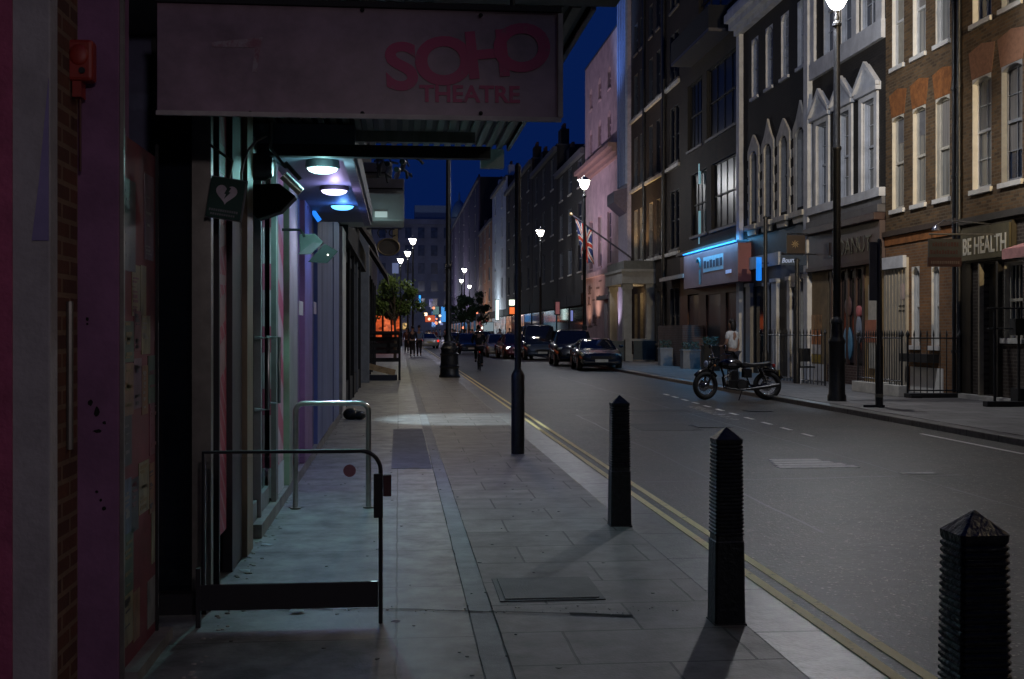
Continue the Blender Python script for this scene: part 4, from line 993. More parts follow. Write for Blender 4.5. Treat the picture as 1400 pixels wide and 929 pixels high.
MB().box(RX - .10, RX - .003, yC + .02, yD - .32, 4.85, 5.04).build('sill_course', mat('dim_grey_course', (.14,.14,.15), .7), b3)
MB().box(RX - .12, RX - .003, yC + .02, yD - .32, 9.2, 9.70).build('storey_band', stucco, b3)
for c0 in [yC + .3] + [(P3b[i] + P3b[i+1]) / 2 for i in range(2)] + [yD - .5]:
    MB().box(RX - .09, RX - .003, c0 - .16 if c0 > yC + .4 else c0 - .25, c0 + .16 if c0 < yD - .6 else c0 + .15, 9.702, 13).build('upper_pier', stucco, b3)
MB().box(RX - .16, RX + .05, yD - .30, yD + .06, 0.0, 16).build('party_pilaster', stucco, b3)
# shopfront
MB().box(RX - .32, RX + .01, yC + .02, yD - .32, 4.42, 4.62).build('shop_cornice', darkwood, b3, bevel=.02)
MB().box(RX - .22, RX + .01, yC + .02, yD - .32, 4.62, 4.84).build('shop_cornice', mat('dim_ledge', (.09,.085,.09), .6), b3, bevel=.02)
MB().box(RX - .15, RX + .01, yC + .04, yD - .34, 3.42, 4.415).build('fascia', mat('brown_fascia', (.085,.058,.055), .5, var=.25, scale=3), b3)
MB().box(RX - .22, RX + .0, yC + .03, yD - .33, 3.30, 3.415).build('fascia_moulding', darkwood, b3)
tn = mat('tan_render', (.22,.165,.10), .8, var=.3, scale=2)
yshop = Yr(1183); yend = Yr(1133)
wall(b3, yC + .02, yshop, 0, 3.29, [], mat('ochre_render', (.33,.22,.10), .8, var=.3, scale=2), x=RX - .02, name='side_panel')
MB().box(RX - .1, RX - .022, yC + .2, Yr(1192), .5, 2.75).build('poster_frame', mat('pale_poster_sheet', (.45,.43,.38), .6, var=.2), b3)
MB().box(RX - .11, RX - .101, yC + .35, yC + 1.1, 1.2, 1.8).build('poster', mat('orange_poster', (.38,.12,.06), .6, var=.3), b3)
MB().box(RX - .02, RX + .04, yend, yD - .31, 0, 3.29).build('poster_wall', tn, b3)
for k, (a, b_, z0, z1, c_) in enumerate(((1124, 1116.5, 1.55, 2.0, (.30,.17,.08)), (1116, 1108.5, 1.55, 2.0, (.30,.17,.08)), (1124, 1116.5, 1.1, 1.54, (.42,.15,.05)), (1116, 1108.5, 1.1, 1.54, (.42,.16,.06)), (1124, 1116.5, .8, 1.09, (.45,.45,.48)), (1116, 1108.5, .8, 1.09, (.45,.45,.48)), (1124.5, 1108.5, .55, .78, (.36,.26,.04)))):
    MB().box(RX - .03, RX - .0205, Yr(a), Yr(b_), z0, z1).build('poster', mat('wall_poster_%d' % (k // 2), c_, .5, var=.6, scale=4), b3)
MB().box(RX - .035, RX - .0205, Yr(1127), Yr(1106), 0.0, .5).build('white_panel', stucco, b3)
gls = MB().box(RX + .02, RX + .06, yshop, yend, .6, 3.29).build('shop_window', glassm, b3)
for px in (1182, 1171, 1160, 1149, 1138):
    y = Yr(px); MB().box(RX - .05, RX + .019, y - .07, y + .07, .55, 3.28).build('mullion', darkwood, gls)
for i, px in enumerate((1176, 1165, 1154, 1143)):
    c_ = Yr(px); n = 8
    hw = .46; pts = [(c_ - hw, 3.28), (c_ - hw, 2.95)] + [(c_ - hw + 2*hw*i_/n, 2.95 + .28*math.sin(math.pi*i_/n)) for i_ in range(1, n)] + [(c_ + hw, 2.95), (c_ + hw, 3.28)]
    MB().prism(pts, RX - .03, RX + .018, 'X').build('arched_head', darkwood, gls)
for (px, z, sc_, c_, nm) in ((1174, 2.05, (.05,.26,.16), (.55,.16,.17), 'pink_display'), (1174, 1.55, (.05,.2,.4), (.22,.24,.30), 'grey_display'), (1159, 1.15, (.05,.35,.5), (.10,.25,.40), 'blue_display'), (1145.5, 1.8, (.05,.18,.25), (.34,.30,.28), 'pale_display'), (1160, 2.2, (.05,.25,.3), (.12,.07,.07), 'dim_display')):
    MB().ball((RX + .0, Yr(px), z), 1, sc_, 12, 8).build('window_display', mat(nm, c_, .6, emit=c_, es=.02), gls, smooth=True)
MB().box(RX - .06, RX + .03, yshop, yend, 0.0, .54).build('stall_riser', brickmat('red_brown_riser', (.07,.03,.025), (.05,.025,.02), (.12,.09,.08)), b3)
sg = thing('shop_lettering', (RX - .16, (yshop + yend) / 2, 3.6), 'faint dark raised lettering on the brown shop fascia right of the near lamp post', 'sign')
text_obj('lettering', 'LE DANUT', .62, M_faceX(RX - .155, Yr(1139), 3.66, (Yr(1139) - Yr(1199)) / 2.95, 1), mat('bronze_letters', (.022,.016,.016), .35), sg, extrude=.02, offset=.004)

# ---------- B4 : gothic window house
yE = Yr(1013)
b4 = thing('townhouse', (RX, yE, 0), 'dark brick house with pointed white gothic window surrounds and a pale cornice', 'building')
P4 = [Yr(px) for px in (1032, 1051.5, 1073, 1096)]
W4 = [(c_ - .40, c_ + .40, 5.45, 7.9) for c_ in P4] + [(c_ - .40, c_ + .40, 9.9, 12.0) for c_ in P4]
wall(b4, yD + .07, yE - .31, 4.9, 12.5, W4, brickD)
MB().box(RX + .23, RX + 9, yD + .07, yE, 0, 14).build('inner_mass', blackm, b4)
MB().box(RX + .6, RX + 9, yD + .07, yE, 13.2, 16).build('attic', slate, b4)
cn = MB()
for k, (o, z0, z1) in enumerate(((.25, 12.5, 12.7), (.45, 12.702, 12.95), (.62, 12.952, 13.25), (.5, 13.252, 13.45))): cn.box(RX - o, RX + .3, yD + .07, yE + .1, z0, z1)
cn.build('cornice', stucco, b4)
for i, (a, b_, z0, z1) in enumerate(W4):
    window(b4, a, b_, z0, z1, frame=stucco if i > 3 else wpaint_dim, pane=glassb, bars=(2, 3), sill=stucco if i > 3 else None, arch=.3 if i < 4 else .2)
for i, c_ in enumerate(P4):
    f = MB(); z = 5.3; k = 0
    while z < 7.6:
        e = .60 if k % 2 else .68
        f.box(RX - .06, RX - .003, c_ - e, c_ - .403, z, z + .298).box(RX - .06, RX - .003, c_ + .403, c_ + e, z, z + .298); z += .30; k += 1
    ot = .75 if i % 2 == 1 else .12; zt = 7.7
    L_ = [(c_ - .66, zt), (c_ - .64, zt + .30), (c_ - .36, zt + .55), (c_ - .14, zt + .72 + ot * .2), (c_, zt + .78 + ot * .45), (c_ + .14, zt + .72 + ot * .2), (c_ + .36, zt + .55), (c_ + .64, zt + .30), (c_ + .66, zt)]
    inner = [(c_ + .403, zt), (c_ + .36, zt + .12), (c_ + .2, zt + .22), (c_, zt + .26), (c_ - .2, zt + .22), (c_ - .36, zt + .12), (c_ - .403, zt)]
    f.prism(L_ + inner, RX - .075, RX - .003, 'X')
    so = f.build('gothic_surround', stone, b4)
    MB().box(RX - .22, RX - .003, c_ - .62, c_ + .62, 5.12, 5.298).build('sill', stone, so, bevel=.01)
    MB().prism([(c_ - .5, 5.118), (c_ + .5, 5.118), (c_ + .38, 4.93), (c_ - .38, 4.93)], RX - .14, RX - .003, 'X').build('apron', stone, so)
MB().box(RX - .16, RX + .05, yE - .30, yE + .08, 0, 12.5).build('party_pilaster', stucco, b4)
# ground floor: white band, doorway with fanlight, pale columns
wall(b4, yD + .07, yE - .31, 0, 4.89, [(Yr(1096), Yr(1085), .2, 2.9), (Yr(1047), Yr(1030), .2, 3.1)], blackm if False else mat('black_render', (.02,.021,.025), .6, var=.3))
MB().box(RX - .10, RX - .003, Yr(1068), yE - .32, 3.72, 4.15).build('name_band', stucco, b4)
for (a, b_, z1, m_) in ((1110.5, 1104, 3.15, stone), (1084.5, 1080.5, 3.15, stucco), (1100, 1096.5, 3.05, stone), (1066, 1059, 3.15, stucco), (1052, 1048.5, 3.05, wpaint_dim), (1030, 1024, 3.1, wpaint_dim)):
    ya, yb = Yr(a), Yr(b_)
    f = MB().box(RX - .12, RX - .003, ya, yb, .0, z1); f.box(RX - .17, RX - .003, ya - .05, yb + .05, z1, z1 + .12); f.build('pilaster', m_, b4)
dd = MB().box(RX + .06, RX + .10, Yr(1096), Yr(1085), .2, 2.9).build('door', mat('grey_door', (.12,.12,.13), .5), b4)
MB().box(RX - .10, RX - .003, Yr(1097), Yr(1084), 2.92, 3.35).build('door_head', stone, b4)
MB().box(RX + .04, RX + .058, Yr(1092.5), Yr(1088.5), .9, 2.5).build('door_panel', glassb, dd)
MB().box(RX + .06, RX + .10, Yr(1047), Yr(1030), .2, 3.1).build('shop_window', glassm, b4)
for px, z in ((1100, 0), ): pass
# hanging pub sign + blue lit sign
def hsign(px0, px1, py0, py1, D, name, label, cat='sign', th=.03):
    a, b_ = XY(px0, D), XY(px1, D); z1_, z0_ = 1.5 - (py0 - HZ) * D / FPX, 1.5 - (py1 - HZ) * D / FPX
    t_ = thing(name, ((a.x + b_.x) / 2, a.y, z0_), label, cat); return t_, a.x, b_.x, (a.y + b_.y) / 2, z0_, z1_
h, x0, x1, y, z0, z1 = hsign(1075, 1101, 322, 347, 35.5, 'pub_sign', 'dark maroon hanging sign with a faint gold emblem above the blue sign')
MB().box(x0, x1, y - .03, y + .03, z0, z1).build('board', mat('maroon_board', (.016,.005,.003), .5, var=.4), h)
b = MB(); cx, cz = (x0 + x1) / 2 - .03, (z0 + z1) / 2
for q in range(8): b.prism([(cx, cz), (cx + .13*math.cos(q*.785), cz + .13*math.sin(q*.785)), (cx + .07*math.cos(q*.785 + .39), cz + .07*math.sin(q*.785 + .39))], y - .036, y - .031, 'Y')
b.build('emblem', gold, h)
MB().tube([(x0, y, z1 + .04), (RX, y, z1 + .04)], .02, 8).build('bracket', blackp, h)
MB().box(x1 + .03, x1 + .11, y - .05, y + .05, z0 + .02, z1 - .14).build('side_lantern', mat('pale_lantern', (.5,.48,.45), .5), h)
h, x0, x1, y, z0, z1 = hsign(1067, 1089, 350, 362, 35.3, 'blue_sign', 'small dark blue sign with pale script lettering under the maroon board')
MB().box(x0, x1 + .3, y - .03, y + .03, z0 - .02, z1 + .02).build('board', mat('deep_blue_board', (.008,.03,.07), .5), h)
text_obj('lettering', 'Bourne', .20, M_faceY(x0 + .02, y - .032, z0 + .05, R(3), .85, 1), mat('lit_pale_blue', (.4,.5,.7), .5, emit=(.3,.4,.65), es=.22), h, shear=.3, offset=.006)
MB().tube([(x0, y, z1 + .05), (RX, y, z1 + .05)], .015, 8).build('bracket', blackp, h)
h, x0, x1, y, z0, z1 = hsign(1034, 1041, 352, 384, 40, 'neon_sign', 'narrow bright blue upright neon sign between the dark columns')
MB().box(x0, x1, y - .05, y + .05, z0, z1).build('lightbox', emis('neon_blue', (.01,.22,.85), .9), h, bevel=.02)
MB().tube([(x1, y, z1 - .2), (RX, y, z1 - .2)], .02, 6).build('bracket', blackp, h)
# plain dark posts in front of the gothic house
for px, D, z1, lb in ((1046.5, 36.5, 5.0, 'dark plain post left of the blue script sign, before the gothic house'), (1089.5, 33.5, 3.5, 'thin dark post under the blue script sign')):
    p = XY(px, D); o = thing('pole', (p.x, p.y, 0), lb, 'post')
    MB().lathe([(.10,0),(.10,.8),(.065,.9),(.06,z1)], (p.x,p.y,0), n=12).build('shaft', blackp, o, smooth='auto')
    MB().lathe([(.09,z1),(.09,z1+.05),(.02,z1+.09)], (p.x,p.y,0), n=12).build('cap', blackp, o, smooth='auto')

# ---------- B5 : dark modern front with the red shop and its blue strip
yF = Yr(930)
b5 = thing('office_building', (RX, yF, 0), 'dark office building with wide windows above the red shop sign', 'building')
W5 = [(Yr(1008), Yr(972), 5.6, 8.3), (Yr(966), Yr(945), 5.6, 8.3), (Yr(1008), Yr(966), 9.4, 12.3), (Yr(960), Yr(940), 9.4, 12.3), (Yr(1008), Yr(955), 14.2, 16.4)]
wall(b5, yE + .09, yF, 5.0, 20, W5, brickE); core(b5, yE + .09, yF, 20)
for a, b_, z0, z1 in W5: window(b5, a, b_, z0, z1, frame=blackm, pane=mat('dull_dark_glass', (.010,.014,.022), .35, spec=.4), bars=(3, 1), sill=mat('dark_sill', (.10,.09,.09), .6))
MB().box(RX - .9, RX - .003, Yr(1000), yF - 2, 13.0, 13.12).build('balcony_edge', mat('pale_edge', (.08,.075,.08), .5), b5)
MB().box(RX - .9, RX - .003, Yr(1000), yF - 2, 13.122, 14.0).build('balcony_panel', mat('matt_dark_panel', (.012,.014,.02), .9), b5)
for z0, z1 in ((5.2, 6.6), (7.75, 8.6)):
    MB().box(RX - .02, RX + .05, Yr(956.6), Yr(955.4), z0, z1).build('lit_window_strip', emis('pale_cyan_strip', (.25,.6,.72), .22), b5)
MB().box(RX - .003 - .2, RX - .003, yE + .12, yF, 4.86, 5.0).build('ledge', mat('dark_ledge', (.07,.06,.05), .6), b5)
dkred = mat('dark_red_timber', (.085,.028,.02), .55, var=.3, scale=2)
wall(b5, yE + .09, yF, 0, 4.85, [(Yr(1008), Yr(992), .2, 3.0), (Yr(985), Yr(965), 1.0, 3.0), (Yr(955), Yr(940), .2, 3.1)], dkred)
for a, b_, z0 in ((1008, 992, .2), (985, 965, 1.0), (955, 940, .2)):
    MB().box(RX + .06, RX + .1, Yr(a), Yr(b_), z0, 3.05).build('shop_window', mat('dull_dark_glass', (.010,.014,.022), .35, spec=.4), b5)
sg = thing('shop_sign', (12.2, (Yr(1010) + Yr(936)) / 2, 3.2), 'large box sign, pinkish red under a glowing blue strip, above the dark red shopfront', 'sign')
SX = 12.2; ya, yb = Yat(1009, SX), Yat(935, SX)
MB().box(SX, RX - .01, ya, yb, 3.30, 4.70).build('box', mat('dusty_rose_sign', (.26,.09,.10), .45, var=.2, scale=1), sg)
MB().box(SX - .02, SX - .003, Yat(989, SX), Yat(962, SX), 3.85, 4.45).build('name_panel', mat('pale_blue_white_panel', (.45,.55,.60), .4), sg)
b = MB(); y = Yat(963, SX)
for w_ in (.34, .30, .36, .30, .42, .36):
    b.box(SX - .03, SX - .021, y - w_, y, 4.0, 4.30 if w_ > .31 else 4.26); y -= w_ + .12
b.build('lettering', mat('navy_letters', (.01,.03,.06), .5), sg)
b = MB(); b.ring((SX - .03, Yat(956, SX), 4.2), .25, .05, 'X', a0=.5, a1=3.6, n=14); b.box(SX - .04, SX - .01, Yat(958, SX), Yat(956.5, SX), 3.4, 4.0); b.build('emblem', mat('teal_emblem', (.08,.25,.30), .4), sg)
MB().box(SX - .03, SX - .003, Yat(1000, SX), Yat(993, SX), 3.65, 3.78).build('small_lettering', mat('lit_white_blue', (.5,.6,.9), .5, emit=(.4,.5,.9), es=.3), sg)
st = MB().box(SX - .05, SX + .4, ya, yb, 4.74, 4.80).build('light_strip', emis('blue_led', (.03,.30,.75), .15), sg)
light('blue_strip_light', 'AREA', (SX - .28, (ya + yb) / 2, 4.95), 120, (.1,.5,1), target=(SX + .1, (ya + yb) / 2, 4.2), size=.2)
bpy.data.lights['blue_strip_light'].shape = 'RECTANGLE'; bpy.data.lights['blue_strip_light'].size = .15; bpy.data.lights['blue_strip_light'].size_y = yb - ya
bpy.data.objects['blue_strip_light'].rotation_euler = (0, R(-22), 0)
an = thing('awning_arm', (RX - .3, yb + 3, 4.0), 'pale slanted retracted awning edge between the portico and the red sign', 'awning')
MB().box(RX - .55, RX - .45, yb, Yat(903, RX - .5), 3.8, 3.95).build('front_rail', mat('pale_edge2', (.36,.33,.31), .5), an)
MB().box(RX - .45, RX - .01, yb, Yat(903, RX - .5), 3.95, 4.0).build('cloth', awm, an)
MB().box(RX - .9, RX - .01, Yr(962), Yr(926), 0, 1.75).build('brick_pier', brickmat('dull_red_pier', (.11,.055,.045), (.08,.045,.04), (.12,.1,.09)), b5)

# ---------- B6 : dark brick pair with pipe, warm lit at the left
yG = Yr(863); yM = Yr(911)
b6 = thing('brick_house', (RX, yG, 0), 'tall brown brick building with black drainpipes between the pink building and the red shop', 'building')
W6 = []
for (z0, z1) in ((5.3, 8.0), (9.3, 11.9), (13.1, 15.3), (16.4, 18.0)):
    for px in (869.5, 877.5, 890, 900, 919, 927.5 - 2):
        c_ = Yr(px); hw = .42 * (1 if px > 880 else 1.1); W6.append((c_ - hw, c_ + hw, z0, z1))
for px in (869.5, 877.5, 890, 900, 919, 925.5): c_ = Yr(px); W6.append((c_ - .4, c_ + .4, .9, 3.5))
wall(b6, yF + .002, yG, 0, 20, W6, brickE); core(b6, yF + .002, yG, 20)
for a, b_, z0, z1 in W6: window(b6, a, b_, z0, z1, frame=mat('b6_frame_shaded', (.07,.075,.085), .6) if (a + b_) / 2 < yM or z0 > 9 else mat('b6_frame_lit', (.26,.24,.20), .6), pane=glassm, bars=(1, 2), sill=mat('b6_sill', (.13,.12,.11), .7))  # upper and right-hand frames get a darker colour to stand for shade
for z in (5.0, 9.0, 12.8): MB().box(RX - .12, RX - .003, yF + .01, yG, z, z + .16).build('string_course', stone, b6)
gutterpipe(b6, yM, .1, 19.5, r=.10); gutterpipe(b6, Yr(883), 4, 19.5, r=.08)
# portico
pt = thing('portico', (11.9, 58, 0), 'grey stone portico projecting over the pavement with square columns', 'portico')
pm_ = mat('grey_portico_stone', (.30,.30,.29), .75, var=.2, scale=2, bump=.1)
for (x, y) in ((11.35, 57.6), (12.5, 57.6), (11.35, 61.5)):
    b = MB().box(x - .2, x + .2, y - .2, y + .2, 0, 3.85); b.box(x - .27, x + .27, y - .27, y + .27, 0, .35); b.box(x - .25, x + .25, y - .25, y + .25, 3.6, 3.84); b.build('column', pm_, pt)
MB().box(11.02, RX + .4, 57.2, 61.9, 3.86, 4.45).build('entablature', pm_, pt)
MB().box(10.97, RX + .42, 57.15, 61.95, 4.452, 4.58).build('cornice', pm_, pt)
MB().box(11.12, RX + .4, 57.25, 61.85, 4.582, 5.0).build('blocking_course', mat('dim_lead_grey', (.12,.125,.12), .8), pt)
MB().box(11.56, 12.54, 57.45, 57.75, 1.0, 1.12).build('balustrade_rail', pm_, pt)
bs = thing('cafe_barrier', (12.0, 57, 0), 'glossy blue-black windbreak panel in front of the portico', 'barrier')
blu = mat('glossy_blue_panel', (.01,.035,.06), .25, var=.3, spec=.8)
MB().box(11.58, 12.9, 57.0, 57.06, .08, 1.02).build('panel', blu, bs)
MB().box(9.9, 11.1, 57.0, 57.06, .08, 1.02).build('panel', blu, bs)
for x in (9.88, 11.12, 12.92): MB().box(x - .03, x + .03, 57.0, 57.08, 0, 1.08).build('post', blackm, bs)
for px0, px1, D, h_, lb in ((903, 929, 50.5, .72, 'wide grey planter trough with low plants beside the portico'), (934, 958, 46.5, .70, 'grey planter trough below the brick pier'), (963, 985, 44, .9, 'black planter box between the pier and the motorcycle')):
    a, b_ = XY(px0, D), XY(px1, D)
    p_ = thing('planter', ((a.x + b_.x)/2, a.y, 0), lb, 'planter')
    gm_ = greyp if h_ < .8 else blackm
    MB().box(a.x, b_.x, a.y, a.y + .5, 0, h_).build('trough', gm_, p_, bevel=.01)
    MB().box(a.x - .03, b_.x + .03, a.y - .03, a.y + .53, h_ + .001, h_ + .06).build('rim', gm_, p_)
    lf = MB(); rr = random.Random(int(px0))
    for k in range(160):
        c0 = Vector((rr.uniform(a.x, b_.x), a.y + rr.uniform(.05, .45), h_ + rr.uniform(.05, .38))); d = Vector((rr.gauss(0,1), rr.gauss(0,1), rr.gauss(0,1))).normalized() * .06; e = d.orthogonal().normalized() * .025
        lf.bm.faces.new([lf.bm.verts.new(c0 - d), lf.bm.verts.new(c0 + e), lf.bm.verts.new(c0 + d), lf.bm.verts.new(c0 - e)])
    lf.build('plants', mat('planter_leaves', (.05,.075,.045), .6), p_)

# ---------- flag
fb = Vector((RX, 59.5, 4.9)); ft = Vector((XY(783, 57.5).x, 57.5, 1.5 + (HZ - 292) * 57.5 / FPX))
fbb = Vector((11.9, 59.2, 5.25))
fl_ = thing('flagpole', tuple(fb), 'slanted pole fixed above the portico, its tip at the pink building', 'flagpole')
MB().tube([fbb, ft], .045, 10).build('pole', mat('pole_paint', (.10,.09,.12), .4), fl_)
MB().ball(tuple(ft), .10, u=10, v=8).build('finial', gold, fl_, smooth=True)
MB().tube([fbb, (12.0, 59.3, 4.65)], .06, 8).build('bracket', blackm, fl_)
NU, NV = 60, 36
fm_ = bmesh.new(); grid = []
d_ = (fbb - ft).normalized()
P0 = ft + d_ * .28
for i in range(NU + 1):
    row = []
    for j in range(NV + 1):
        u, v = i / NU, j / NV          # u along the fly (hangs down), v along the hoist (down the pole)
        along = d_ * (v * 1.15 * (1 - .28 * u)); drop = u * 2.0
        pz = P0 + along + Vector((.10 * math.sin(v * 11 + u * 3) * u * .6 + .30 * u, .07 * math.sin(v * 9 + u * 4) * (.3 + u), -drop + .10 * math.sin(v * 9) * u))
        row.append(fm_.verts.new(pz))
    grid.append(row)
def jack(x, y):   # x 0..1 along the fly (2 units), y 0..1
    X, Y = (x - .5) * 2, y - .5
    if abs(X) < .1 or abs(Y) < .1: return 1
    if abs(X) < .167 or abs(Y) < .167: return 0
    d1 = abs(Y - X * .5) / 1.118; d2 = abs(Y + X * .5) / 1.118
    if min(d1, d2) < .034: return 1
    if min(d1, d2) < .10: return 0
    return 2
for i in range(NU):
    for j in range(NV):
        f = fm_.faces.new((grid[i][j], grid[i+1][j], grid[i+1][j+1], grid[i][j+1])); f.material_index = jack((i + .5) / NU, (j + .5) / NV); f.smooth = True
mb_ = MB(); mb_.bm.free(); mb_.bm = fm_
fo = mb_.build('flag', [mat('flag_white', (.55,.53,.50), .8), mat('flag_red', (.48,.04,.02), .8), mat('flag_blue', (.02,.035,.14), .8)], origin=tuple(P0))
sd = fo.modifiers.new('thick', 'SOLIDIFY'); sd.thickness = .006
tag(fo, 'red, white and blue crossed flag hanging limp from the slanted pole', 'flag')

# ---------- B7 : pink building
yH = Yr(800); yQ = Yr(850)
b7 = thing('pink_building', (RX, yH, 0), 'tall pink stucco building with a heavy moulded ledge, lit warm at its base', 'building')
W7 = []
for (z0, z1, hw) in ((5.6, 8.8, .7), (13.2, 14.9, .6), (16.2, 17.6, .55)):
    for px in (808, 820, 833): c_ = Yr(px); W7.append((c_ - hw, c_ + hw, z0, z1))
wall(b7, yQ, yH, 0, 19.3, W7, pinkw); core(b7, yQ, yH, 19.3)
for a, b_, z0, z1 in W7: window(b7, a, b_, z0, z1, frame=pinkw, pane=glassb if z0 < 6 else mat('dull_pink_pane', (.16,.09,.13), .4), bars=(1, 2), sill=pinkw, arch=.35 if z0 > 13 else 0)
b = MB()
for k, (o, z0, z1) in enumerate(((.25, 11.6, 11.85), (.5, 11.852, 12.1), (.75, 12.102, 12.35))): b.box(RX - o, RX - .003, yQ + .3, yH + .2, z0, z1)
b.build('moulded_ledge', mat('terracotta_ledge', (.32,.19,.16), .7, var=.2), b7)
MB().box(RX - .25, RX - .003, yQ, yH, 5.0, 5.3).build('string_course', pinkw, b7)
fl2 = mat('blue_grey_fluted', (.20,.26,.42), .6, var=.2)
for i in range(5):
    y = yG + .05 + (yQ - yG - .1) * i / 5
    MB().box(RX - .32, RX + .3, y, y + (yQ - yG - .1) / 5 * .62, 9.6, 24).build('fluted_pier', fl2, b7)
MB().box(RX - .2, RX + 3, yG + .03, yQ - .02, 0, 24).build('corner_tower', mat('lilac_stucco', (.30,.28,.36), .7, var=.2), b7)
MB().prism([(RX - .9, 8.6), (RX - .2, 8.0), (RX - .2, 9.4), (RX - .9, 9.2)], yG + .3, yQ - .3, 'Y').build('oriel', mat('dark_oriel', (.06,.05,.09), .5), b7)
dm = mat('faded_mural_ink', (.16,.10,.09), .8)
rr = random.Random(21)
for k in range(14):
    c_ = Yr(rr.uniform(803, 822)); z = rr.uniform(1.6, 5.0); s_ = rr.uniform(.3, .8)
    b = MB(); b.box(RX - .012, RX - .004, c_ - s_, c_ + s_, z, z + rr.uniform(.06, .16))
    if k % 3 == 0: b.ring((RX - .01, c_, z + .3), .26, .035, 'X', n=12, m=6)
    b.build('mural_mark', dm, b7)
for px, z0, z1 in ((829, 0, 3.2), (837, 0, 3.2)): MB().box(RX - .03, RX - .004, Yr(px + 2.4), Yr(px - 2.4), z0 + .1, z1).build('doorway', mat('plum_door', (.10,.05,.09), .5), b7)
MB().box(RX - .5, RX - .004, Yr(841), Yr(826), 3.4, 3.65).build('door_canopy', mat('dark_canopy', (.05,.04,.045), .6), b7)
for (px, z, pw, col) in ((806, 1.2, 60, (1,.62,.42)), (818, 1.6, 90, (1,.66,.50)), (850, 1.2, 110, (.9,.75,.9))):
    light('uplighter', 'SPOT', (RX - 1.3, Yr(px), z), pw * 4, col, target=(RX + .3, Yr(px), 8), size=.1, cone=100, blend=.9)
light('violet_flood', 'SPOT', (RX - 9.5, Yr(824), 2), 4200, (.84,.70,1), target=(RX, Yr(818), 13.5), size=.4, cone=76, blend=1)
light('blue_flood', 'SPOT', (RX - 5, Yr(852), 12), 2600, (.25,.45,1), target=(RX, Yr(853), 20), size=.4, cone=60, blend=.9)
# added warm fill spots on the brick next to it, no fitting modelled
for (px, pw) in ((884, 260), (870, 160), (897, 120)):
    light('wall_warm_fill', 'SPOT', (RX - .9, Yr(px), 5.5), pw, (1,.60,.25), target=(RX + .3, Yr(px), 10), size=.06, cone=110, blend=.9)
light('portico_light', 'POINT', (12.1, 60, 3.2), 22, (1,.68,.35), size=.15)

# ---------- further terrace
def far_building(px0, px1, H, m, label, rows, cols, lit=(), frame=wpaint_dim, x=RX, gm=glassb, name='far_building', extra=None):
    y0, y1 = Yat(px1, x), Yat(px0, x)
    t_ = thing(name, (x, y0, 0), label, 'building')
    holes = []
    fh = (H - 5.2) / rows
    for r_ in range(rows):
        for c_ in range(cols):
            cy_ = y0 + (y1 - y0) * (c_ + .5) / cols; hw = min(.9, (y1 - y0) / cols * .28)
            holes.append((cy_ - hw, cy_ + hw, 5.2 + r_ * fh + .5, 5.2 + r_ * fh + fh * .80))
    wall(t_, y0 + .01, y1, 0, H, holes, m, x=x); core(t_, y0 + .01, y1, H, x=x)
    for i, (a, b_, z0, z1) in enumerate(holes):
        window(t_, a, b_, z0, z1, x=x, frame=frame, pane=lit[i] if i in lit else gm, bars=(1, 1), sill=stone)
    n = max(1, int((y1 - y0) / 6))
    for k in range(n):
        ya = y0 + (y1 - y0) * k / n + .4; yb_ = y0 + (y1 - y0) * (k + 1) / n - .4
        MB().box(x - .05, x - .004, ya, yb_, .5, 3.2).build('shop_window', extra[k % len(extra)] if extra else glassm, t_)
        MB().box(x - .25, x - .004, ya - .3, yb_ + .3, 3.3, 4.1).build('fascia', shopblack, t_)
    for q in range(2):
        yc = y0 + (y1 - y0) * (.12 + .7 * q); b = MB().box(x + .6, x + 1.3, yc, yc + 1.6, H + .1, H + 1.7); st_ = b.build('chimney', m, t_)
        for k_ in range(4): MB().lathe([(.13, H + 1.7), (.11, H + 2.1), (.14, H + 2.15)], (x + .95, yc + .2 + k_ * .4, 0), n=8).build('chimney_pot', mat('clay_pot', (.10,.05,.03), .8), st_)
    MB().box(x - .3, x - .004, y0 + .01, y1, H - .5, H - .1).build('eaves_cornice', mat('dim_stone', (.10,.10,.11), .8), t_)
    return t_
dimf = mat('dim_window_paint', (.10,.11,.13), .6)
cyanwin = emisn('cyan_lit_room', (.10,.40,.65), .10)
b8 = far_building(762, 799.5, 14.2, brickD, 'dark brick building left of the pink one with large dim sash windows', 3, 3, frame=dimf)
b9 = far_building(728, 761.5, 16.5, brickD, 'dark house with cyan lit ground floor windows behind the parked van', 3, 3, frame=dimf, extra=[cyanwin, glassm])
b10 = far_building(692, 727.5, 18, brickE, 'dark gabled building right of the narrow white one', 4, 4, frame=dimf, extra=[glassm, emisn('dim_warm_shop', (1,.55,.35), .25)])
b11 = far_building(673, 691.5, 20, stucco, 'narrow white rendered building in the distance lit from below', 4, 2, frame=stucco, extra=[emisn('white_shop', (.8,.9,1), .25)])
b12 = far_building(655, 672.5, 17, mat('orange_brown_render', (.30,.16,.09), .8, var=.3), 'orange-brown building lit by shops just left of the white one', 4, 3, extra=[emisn('warm_white_shop', (1,.85,.7), .2), emisn('red_shop', (1,.15,.1), .2)])
b13 = far_building(616, 654.5, 26, mat('mauve_stone', (.085,.065,.10), .8, var=.3), 'distant mauve stone corner building with a domed turret', 5, 6, extra=[emisn('mixed_shop', (1,.5,.3), .15), cyanwin])
for (px, z, pw, c_) in ((681, 4, 500, (.75,.9,1)), (664, 4, 300, (1,.65,.4)), (640, 5, 500, (.75,.7,1))): light('shop_glow', 'POINT', (RX - 2.5, Yr(px), z), pw * 1.5, c_, size=.3)
